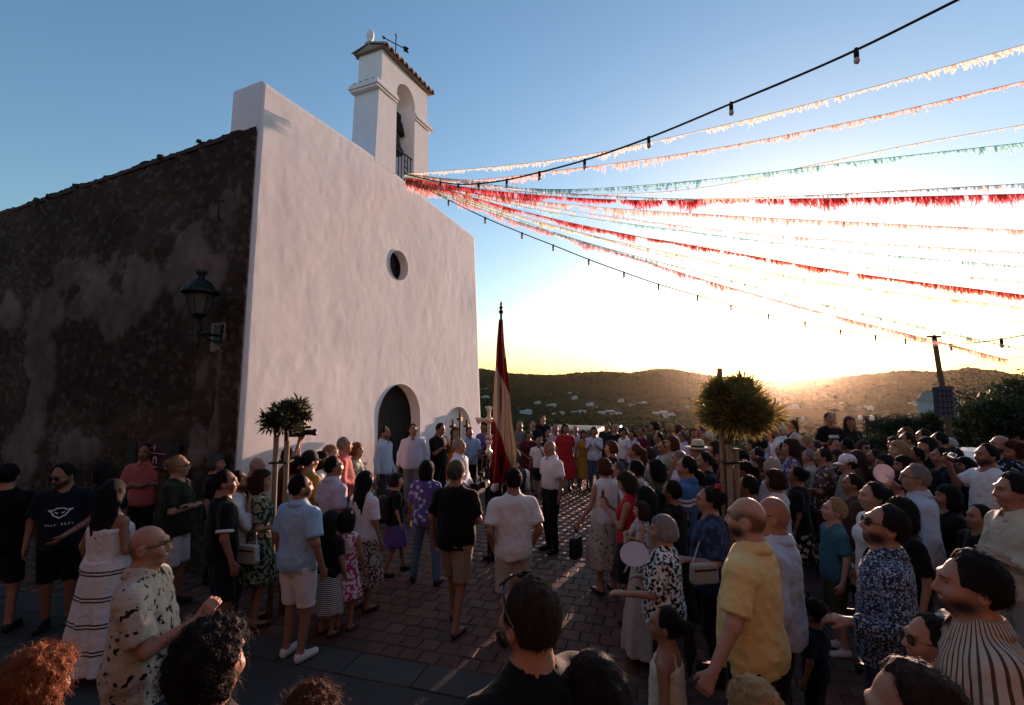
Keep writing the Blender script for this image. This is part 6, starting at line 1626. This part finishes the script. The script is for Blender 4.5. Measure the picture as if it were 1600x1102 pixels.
# flag on its pole
fd = FPX / 112.0
fp = at(781, 892, fd); fp.z = 0.02
zt_ = at(783, 492, fd).z
fl = empty('processional_flag', fp); tag(fl, 'tall red and white flag hanging from a dark staff', 'flag')
dx = at(783, 492, fd).x - fp.x
MB().tube([(0, 0, 0), (dx, 0, zt_)], .016, 8).build('staff', M_VOID, fl, True)
MB().lathe([(.0, 0), (.03, .0), (.035, .03), (.015, .05), (.03, .08), (.012, .11), (.02, .13), (.004, .17), (0, .18)], (dx, 0, zt_), 10).build('finial', M_IRON, fl, True)
def flag_cloth():
    ny, nx = 90, 44
    rows = [(500, 780, 786), (540, 776, 788), (580, 774, 792), (620, 772, 797), (660, 770, 801), (700, 769, 806), (725, 769, 804), (757, 770, 792)]
    Y = np.linspace(500, 757, ny); X0 = np.interp(Y, [r[0] for r in rows], [r[1] for r in rows]); X1 = np.interp(Y, [r[0] for r in rows], [r[2] for r in rows])
    V = []; C = []
    for i in range(ny):
        for j in range(nx):
            t = j / (nx - 1); x = X0[i] + (X1[i] - X0[i]) * t; y = Y[i] + (0 if i < ny - 1 else -22 * t)
            w = (X1[i] - X0[i]) / 35.0
            dep = (.075 * math.sin(t * 15 + i * .02) + .035 * math.sin(t * 31 + i * .05 + 1)) * w + .02 * math.sin(i * .15 + t * 4) * w
            p = at(x + 1.2 * math.sin(i * .12 + t * 5) * w, y, fd) - fp; V.append((p.x, dep - .05, p.z))
            up_line = 572 + (x - 775) * 2.1; low_line = 655 + (x - 770) * 2.0 + (max(0, x - 786)) * 1.5
            wht = (y > up_line and y < low_line) or (x > 787.5 and y < 560)
            C.append((.62, .53, .44, 1) if wht else (.34, .020, .022, 1))
    idx = np.arange(ny * nx).reshape(ny, nx)
    Q = np.stack([idx[:-1, :-1], idx[1:, :-1], idx[1:, 1:], idx[:-1, 1:]], -1).reshape(-1, 4)
    me = np_mesh('flag_cloth', V, Q); me.color_attributes.new('tint', 'FLOAT_COLOR', 'POINT').data.foreach_set('color', np.array(C, np.float32).ravel())
    o = link('cloth', me, mat('flag_silk', (1, 1, 1), .7, var=.08, trans=.3, attr='tint'), fl, True)
    md = o.modifiers.new('thick', 'SOLIDIFY'); md.thickness = .004
flag_cloth()
# silver processional cross
cd = FPX / 103.0
cp = at(763, 880, cd); cp.z = .02; ct = at(764, 640, cd)
cr = empty('processional_cross', cp); tag(cr, 'ornate silver processional cross on a staff left of the flag', 'cross')
h = ct.z - cp.z
MB().tube([(0, 0, 0), (0, 0, h - .62)], .016, 8).build('staff', M_VOID, cr, True)
MB().lathe([(.014, h - .75), (.02, h - .7), (.05, h - .66), (.055, h - .62), (.02, h - .58), (.03, h - .54), (.014, h - .5)], (0, 0, 0), 12).build('knop', M_SILVER, cr, True)
b = MB().box((0, 0, h - .25), (.05, .03, .52)).box((0, 0, h - .16), (.30, .028, .05))
for (x, z) in ((0, h + .01), (-.15, h - .16), (.15, h - .16), (0, h - .42), (0, h - .5)):
    b.lathe([(0, -.02), (.038, -.015), (.045, 0), (.038, .015), (0, .02)], (x, 0, z), 8, Matrix.Rotation(math.radians(90), 3, 'X'))
    for a in range(3): 
        an = a * 2.1 + .5; b.lathe([(0, -.012), (.02, 0), (0, .012)], (x + .045 * math.cos(an), 0, z + .045 * math.sin(an)), 6, Matrix.Rotation(math.radians(90), 3, 'X'))
b.build('cross_head', M_SILVER, cr)
MB().lathe([(0, -.03), (.05, -.025), (.06, 0), (.05, .025), (0, .03)], (0, 0, h - .16), 12, Matrix.Rotation(math.radians(90), 3, 'X')).build('medallion', M_SILVER, cr)

def handbag(c, rz, w, h_, dp, m, label, strap_to=None, name='handbag'):
    root = empty(name, c, rz); tag(root, label, 'bag')
    b = MB().prism([(-w * .42, 0), (-w * .5, h_ * .12), (-w * .46, h_ * .95), (-w * .40, h_), (w * .40, h_), (w * .46, h_ * .95), (w * .5, h_ * .12), (w * .42, 0)], -dp / 2, dp / 2)
    o = b.build('bag_body', m, root); md = o.modifiers.new('bevel', 'BEVEL'); md.width = .018; md.segments = 3; autosmooth(o, 50)
    MB().box((0, -dp / 2 - .004, h_ * .72), (w * .82, .008, .012)).build('zip', M_IRON, root)
    if strap_to is not None:
        M_ = Matrix.Rotation(-rz, 3, 'Z'); e = M_ @ (Vector(strap_to) - Vector(c))
        for sx in (-1, 1):
            MB().tube([(sx * w * .42, 0, h_ * .95), tuple(Vector((sx * w * .25, 0, h_)) * .5 + e * .5), tuple(e + Vector((0, 0, .01)))], .007, 6).build('strap', m, root)
    return root
def mleather(k, c): return mat('leather_' + k, c, .5, var=.12, bump=.1)
c = at(386, 880, FPX / 143)
handbag(c, math.radians(-15), .27, .19, .07, mleather('white', (.55, .52, .48)), 'white shoulder bag of the woman in dark floral dress', onp(flower, (-.15, .0, 1.44)))
c = hand(sleeveless, 0); c = Vector((c.x, c.y, c.z - .36))
handbag(c, math.radians(60), .22, .26, .10, mleather('black', (.008, .008, .009)), 'black handbag hanging from the hand of the sleeveless woman', hand(sleeveless, 0))
c = at(1100, 912, FPX / 178)
handbag(c, math.radians(10), .25, .17, .07, mleather('cream', (.42, .36, .28)), 'cream bag hanging in front of the dark blue blouse', onp(bluewoman, (.12, .05, 1.44)))
# backpack
bp_c = onp(backpacker, (0, -.22, .98)); r_ = PINFO[backpacker.name][1]; k_ = PINFO[backpacker.name][2]
bk = empty('backpack', bp_c, r_, k_); tag(bk, 'black backpack worn by the walking girl before the door', 'backpack')
o = MB().box((0, 0, .20), (.34, .19, .46), None, .85).build('pack', mat('nylon', (.010, .010, .011), .7), bk); md = o.modifiers.new('bevel', 'BEVEL'); md.width = .06; md.segments = 4; autosmooth(o, 60)
MB().box((0, -.11, .10), (.24, .06, .2), None, .9).build('pocket', mat('nylon', rough=.7), bk)
for sx in (-1, 1): MB().tube([(sx * .1, .09, .42), (sx * .11, .2, .46), (sx * .12, .33, .36), (sx * .13, .30, .15), (sx * .13, .1, .02)], .016, 6).build('shoulder_strap', mat('nylon', rough=.7), bk)
# fans
def fan(c, nrm, r, m, label, handle_dir):
    root = empty('hand_fan', c); tag(root, label, 'fan')
    q = Vector(nrm).normalized().to_track_quat('Z', 'Y').to_matrix()
    MB().lathe([(0, -.003), (r, -.003), (r * 1.01, 0), (r, .003), (0, .003)], (0, 0, 0), 28, q @ Matrix.Diagonal((1, .92, 1))).build('disc', m, root)
    hd = Vector(handle_dir).normalized()
    MB().tube([tuple(hd * r * .2 + q @ Vector((0, 0, .006))), tuple(hd * (r + .11))], .008, 6).build('handle', M_WH, root)
fan(at(991, 866, FPX / 204), (-.35, -.75, .75), .105, mat('fan_paper', (.62, .56, .60), .8, trans=.3), 'round white hand fan held out by the grey-haired old lady', hand(grandma, 0) - at(991, 866, FPX / 204))
fan(at(1381, 740, FPX / 134), (-.1, -1, .15), .115, mat('fan_paper', rough=.8), 'round pale fan beside the child in pink', (.6, 0, -.5))
# video cameras
def video_camera(c, rz, label, k=1.0):
    root = empty('video_camera', c, rz, k); tag(root, label, 'camera')
    m = mat('camera_black', (.010, .010, .011), .45, var=.2)
    MB().box((0, 0, 0), (.09, .24, .12)).build('camera_body', m, root)
    MB().lathe([(.0, 0), (.04, 0), (.04, .10), (.05, .12), (.05, .16), (0, .16)], (0, .11, 0), 14, Matrix.Rotation(math.radians(-90), 3, 'X')).build('lens', m, root, True)
    MB().tube([(0, -.08, .06), (0, -.06, .12), (0, .08, .12), (0, .1, .06)], .014, 6).build('top_handle', m, root)
    MB().box((.07, .04, .03), (.05, .09, .07)).build('viewfinder', m, root)
    MB().box((0, .12, .13), (.06, .05, .05)).build('camera_light', m, root)
    MB().lathe([(0, 0), (.018, 0), (.018, .16), (0, .16)], (-.06, .02, .07), 8, Matrix.Rotation(math.radians(-90), 3, 'X')).build('microphone', m, root)
p = onp(camman, (.12, .34, 1.42))
video_camera(p, PINFO[camman.name][1], 'black video camera held at head height by the man in khaki cap', 1.0)
video_camera(at(464, 676, FPX / 107), math.radians(-80), 'video camera held high above the heads beside the small tree', 1.0)
# phones
def phone(o, label, dz=.03, lit=False):
    a, b_ = hand(o, 0), hand(o, 1); c = (a + b_) / 2 + Vector((0, 0, dz))
    r = PINFO[o.name][1]; root = empty('mobile_phone', c, r); tag(root, label, 'phone')
    MB().box((0, 0, 0), (.075, .009, .15)).build('case', mat('phone_case', (.01, .01, .012), .3), root)
    MB().box((0, -.0055, 0), (.066, .002, .138)).build('screen', mat('phone_screen', (.03, .035, .05), .15), root)
phone(redtop, 'phone in the hands of the woman in red sleeveless top')
phone(auburnphone, 'phone held up by the long auburn-haired woman')
phone(phoneman, 'phone in front of the man in black by the doorway')
pc = at(970, 668, FPX / 61); pl2 = empty('mobile_phone', pc, 0.3); tag(pl2, 'phone held up with its bright torch lit in the back row', 'phone')
MB().box((0, 0, -.03), (.075, .009, .15)).build('case', mat('phone_case', rough=.3), pl2)
em = bpy.data.materials.new('torch_light'); em.use_nodes = True; e_ = em.node_tree.nodes['Principled BSDF']; e_.inputs['Emission Color'].default_value = (1, .95, .85, 1); e_.inputs['Emission Strength'].default_value = 14
MB().lathe([(0, -.004), (.02, -.004), (.02, .004), (0, .004)], (0, -.012, .03), 10, Matrix.Rotation(math.radians(90), 3, 'X')).build('torch', em, pl2)
# wine glass
wg = at(1486, 716, FPX / 132); r_ = empty('wine_glass', wg); tag(r_, 'wine glass held up by the man in white at the right', 'glass')
mg = bpy.data.materials.new('clear_glass'); mg.use_nodes = True; g_ = mg.node_tree.nodes['Principled BSDF']; g_.inputs['Transmission Weight'].default_value = .9; g_.inputs['Roughness'].default_value = .03; g_.inputs['Base Color'].default_value = (.9, .9, .92, 1)
Mt = Matrix.Rotation(math.radians(32), 3, 'Y')
MB().lathe([(.004, .07), (.035, .06), (.042, .02), (.036, -.03), (.034, -.03), (.040, .02), (.033, .056), (.003, .066)], (0, 0, 0), 16, Mt @ Matrix.Rotation(math.pi, 3, 'X') @ Matrix.Rotation(math.pi, 3, 'X')).build('bowl', mg, r_, True)
MB().lathe([(.004, .066), (.004, .15), (.036, .155), (.036, .158), (0, .158)], (0, 0, 0), 14, Mt).build('stem', mg, r_, True)

# prints and trims worn on clothes
def on_surface(o, pts2d, y, m, name, z0, sc=1.0, x0=0.0, part='t_shirt', front=True):
    """Flat print that follows the chest or back of a shirt: outlines [(x,z)] pushed onto the cloth."""
    sh_ = [c for c in o.children if c.name.split('.')[0] in ('t_shirt', 'polo_shirt', 'shirt')][0]
    V = np.empty(len(sh_.data.vertices) * 3, np.float32); sh_.data.vertices.foreach_get('co', V); V = V.reshape(-1, 3)
    sgn = 1 if front else -1
    b = MB()
    for poly in pts2d:
        P = []
        for (x, z) in poly:
            x = (-x if front else x) * sc + x0; z = z * sc + z0
            d = (V[:, 0] - x) ** 2 + (V[:, 2] - z) ** 2; d = np.where(V[:, 1] * sgn > 0, d, 9)
            i = np.argsort(d)[:3]; P.append((x, float(V[i, 1].mean()) + sgn * .009, z))
        n = len(P); b.add(P + [(p[0], p[1] - sgn * .004, p[2]) for p in P], [tuple(range(n)), tuple(range(2 * n - 1, n - 1, -1))])
    b.build(name, m, o)
M_PR = mat('print_white', (.62, .62, .62), .8)
def stroke(pts, w=.006):
    out = []
    for (a, b_) in zip(pts[:-1], pts[1:]):
        d = np.array(b_) - np.array(a); n = np.array([-d[1], d[0]]) / max(np.linalg.norm(d), 1e-6) * w
        out.append([tuple(np.array(a) + n), tuple(np.array(b_) + n), tuple(np.array(b_) - n), tuple(np.array(a) - n)])
    return out
head_mark = stroke([(.10, .035), (.055, .03), (.03, .05), (-.03, .05), (-.055, .03), (-.10, .035), (-.07, .015), (-.05, -.02), (-.02, -.035), (0, -.05), (.02, -.035), (.05, -.02), (.07, .015), (.10, .035)]) + stroke([(-.04, .01), (-.015, 0)]) + stroke([(.04, .01), (.015, 0)])
on_surface(foxman, head_mark, 0, M_PR, 'shirt_emblem', 1.24)
word = []
for i in range(9):
    x = -.11 + i * .027
    if i == 4: continue
    word += stroke([(x, 0), (x + RS.uniform(-.004, .004), RS.uniform(.014, .024))], .0035) + stroke([(x, RS.uniform(0, .02)), (x + .012, RS.uniform(0, .02))], .003)
on_surface(foxman, word, 0, M_PR, 'shirt_lettering', 1.115)
on_surface(djman, [[(-.11, -.025), (-.11, .03), (-.02, .038), (-.02, -.02)], [(-.01, -.02), (-.01, .035), (.10, .03), (.11, -.028)]], 0, M_PR, 'shirt_print', 1.27)
on_surface(djwoman, [[(-.12, -.06), (-.12, .06), (-.06, .06), (-.06, -.06)]], 0, mat('print_red', (.5, .03, .05), .8), 'red_card', 1.17, part='shirt')
on_surface(djwoman, [[(-.055, -.05), (-.055, .06), (.0, .06), (.0, -.05)]], 0, M_PR, 'white_card', 1.17, part='shirt')
mot = []
for r in range(3):
    for k in range(4):
        cx, cz = -.12 + k * .08, -r * .085
        for a in range(6): 
            an = a * math.pi / 3; mot.append([(cx + .012 * math.cos(an - .5), cz + .012 * math.sin(an - .5)), (cx + .034 * math.cos(an), cz + .034 * math.sin(an)), (cx + .012 * math.cos(an + .5), cz + .012 * math.sin(an + .5))])
on_surface(blackman, mot, 0, mat('print_rose', (.10, .014, .02), .8), 'back_print', 1.255, front=False)
on_surface(blackman, [[(cx + .01 * math.cos(t), cz + .01 * math.sin(t)) for t in np.linspace(0, 6.28, 8, endpoint=False)] for r in range(3) for k in range(4) for cx, cz in [(-.12 + k * .08, -r * .085)]], 0, mat('print_teal', (.02, .05, .055), .8), 'back_print', 1.255, front=False)
# sunglasses pushed up on the broad man's head
b = MB(); hc_ = Vector((0, -.004, 1.645))
arcp = [(-.082, -.03, 1.645), (-.082, 0, 1.67), (-.070, .035, 1.70), (-.045, .062, 1.722), (-.012, .074, 1.733), (.012, .074, 1.733), (.045, .062, 1.722), (.070, .035, 1.70), (.082, 0, 1.67), (.082, -.03, 1.645)]
b.tube([hc_ + (Vector(p) - hc_) * 1.12 for p in arcp], .0055, 6)
for q in (-1, 1):
    c_ = hc_ + (Vector((q * .036, .066, 1.728)) - hc_) * 1.13
    b.lathe([(0, -.004), (.026, -.003), (.028, 0), (.026, .003), (0, .004)], c_, 12, (c_ - hc_).to_track_quat('Z', 'Y').to_matrix())
b.build('raised_sunglasses', mat('lens_black', rough=.12), blackman)
# white bands on the sleeves of the young man in black
for a in PINFO[bandman.name][3]:
    S_, E_ = Vector(a[0]), Vector(a[1]); t0_ = S_.lerp(E_, .70); t1_ = S_.lerp(E_, .80)
    MB().tube([tuple(t0_), tuple(t1_)], .081, 16).build('sleeve_band', fabric('white', CL['white']), bandman, True)
# red flower in the hair of the woman in dark blue
fc = [c for c in bluewoman.children if c.name.startswith('hair')][0]
b = MB(); 
for i in range(14):
    a = i * 2.4; r = .012 + .003 * i; b.lathe([(0, -.004), (.022, .004), (0, .012)], (.0 + r * math.cos(a), -.08 + r * math.sin(a), 1.765 + .01 * math.sin(i)), 6, Matrix.Rotation(a, 3, 'X'))
b.build('hair_flower', mat('flower_red', (.6, .07, .03), .7, trans=.4), bluewoman)
# hoop earring, wristwatch
b = MB().tube([Vector((-.085, -.005, 1.575)) + Vector((0, .022 * math.cos(t), .022 * math.sin(t))) for t in np.linspace(0, 6.28, 14)], .0025, 5, False)
a = PINFO[yellow.name][3][1]; W_, E_ = Vector(a[2]), Vector(a[1]); ax = (W_ - E_).normalized()
MB().tube([tuple(W_ - ax * .03), tuple(W_ - ax * .005)], .036, 12).build('wristwatch', mat('watch_strap', (.01, .01, .01), .5), yellow, True)
# ---------------------------------------------------------------- haze in the valley air
hz = MB().box((0, 0, 20.0), (11000, 11000, 220.0)).build('haze', None)
m = bpy.data.materials.new('haze_air'); m.use_nodes = True
N = m.node_tree.nodes; L = m.node_tree.links
N.remove(N['Principled BSDF'])
pv = N.new('ShaderNodeVolumePrincipled')
pv.inputs['Color'].default_value = (1.0, 0.87, 0.68, 1)
pv.inputs['Density'].default_value = 0.000014
pv.inputs['Anisotropy'].default_value = 0.925
L.new(pv.outputs[0], N['Material Output'].inputs['Volume'])
hz.data.materials.append(m)
tag(hz, 'thin golden evening haze hanging over the valley', 'haze', kind='stuff')
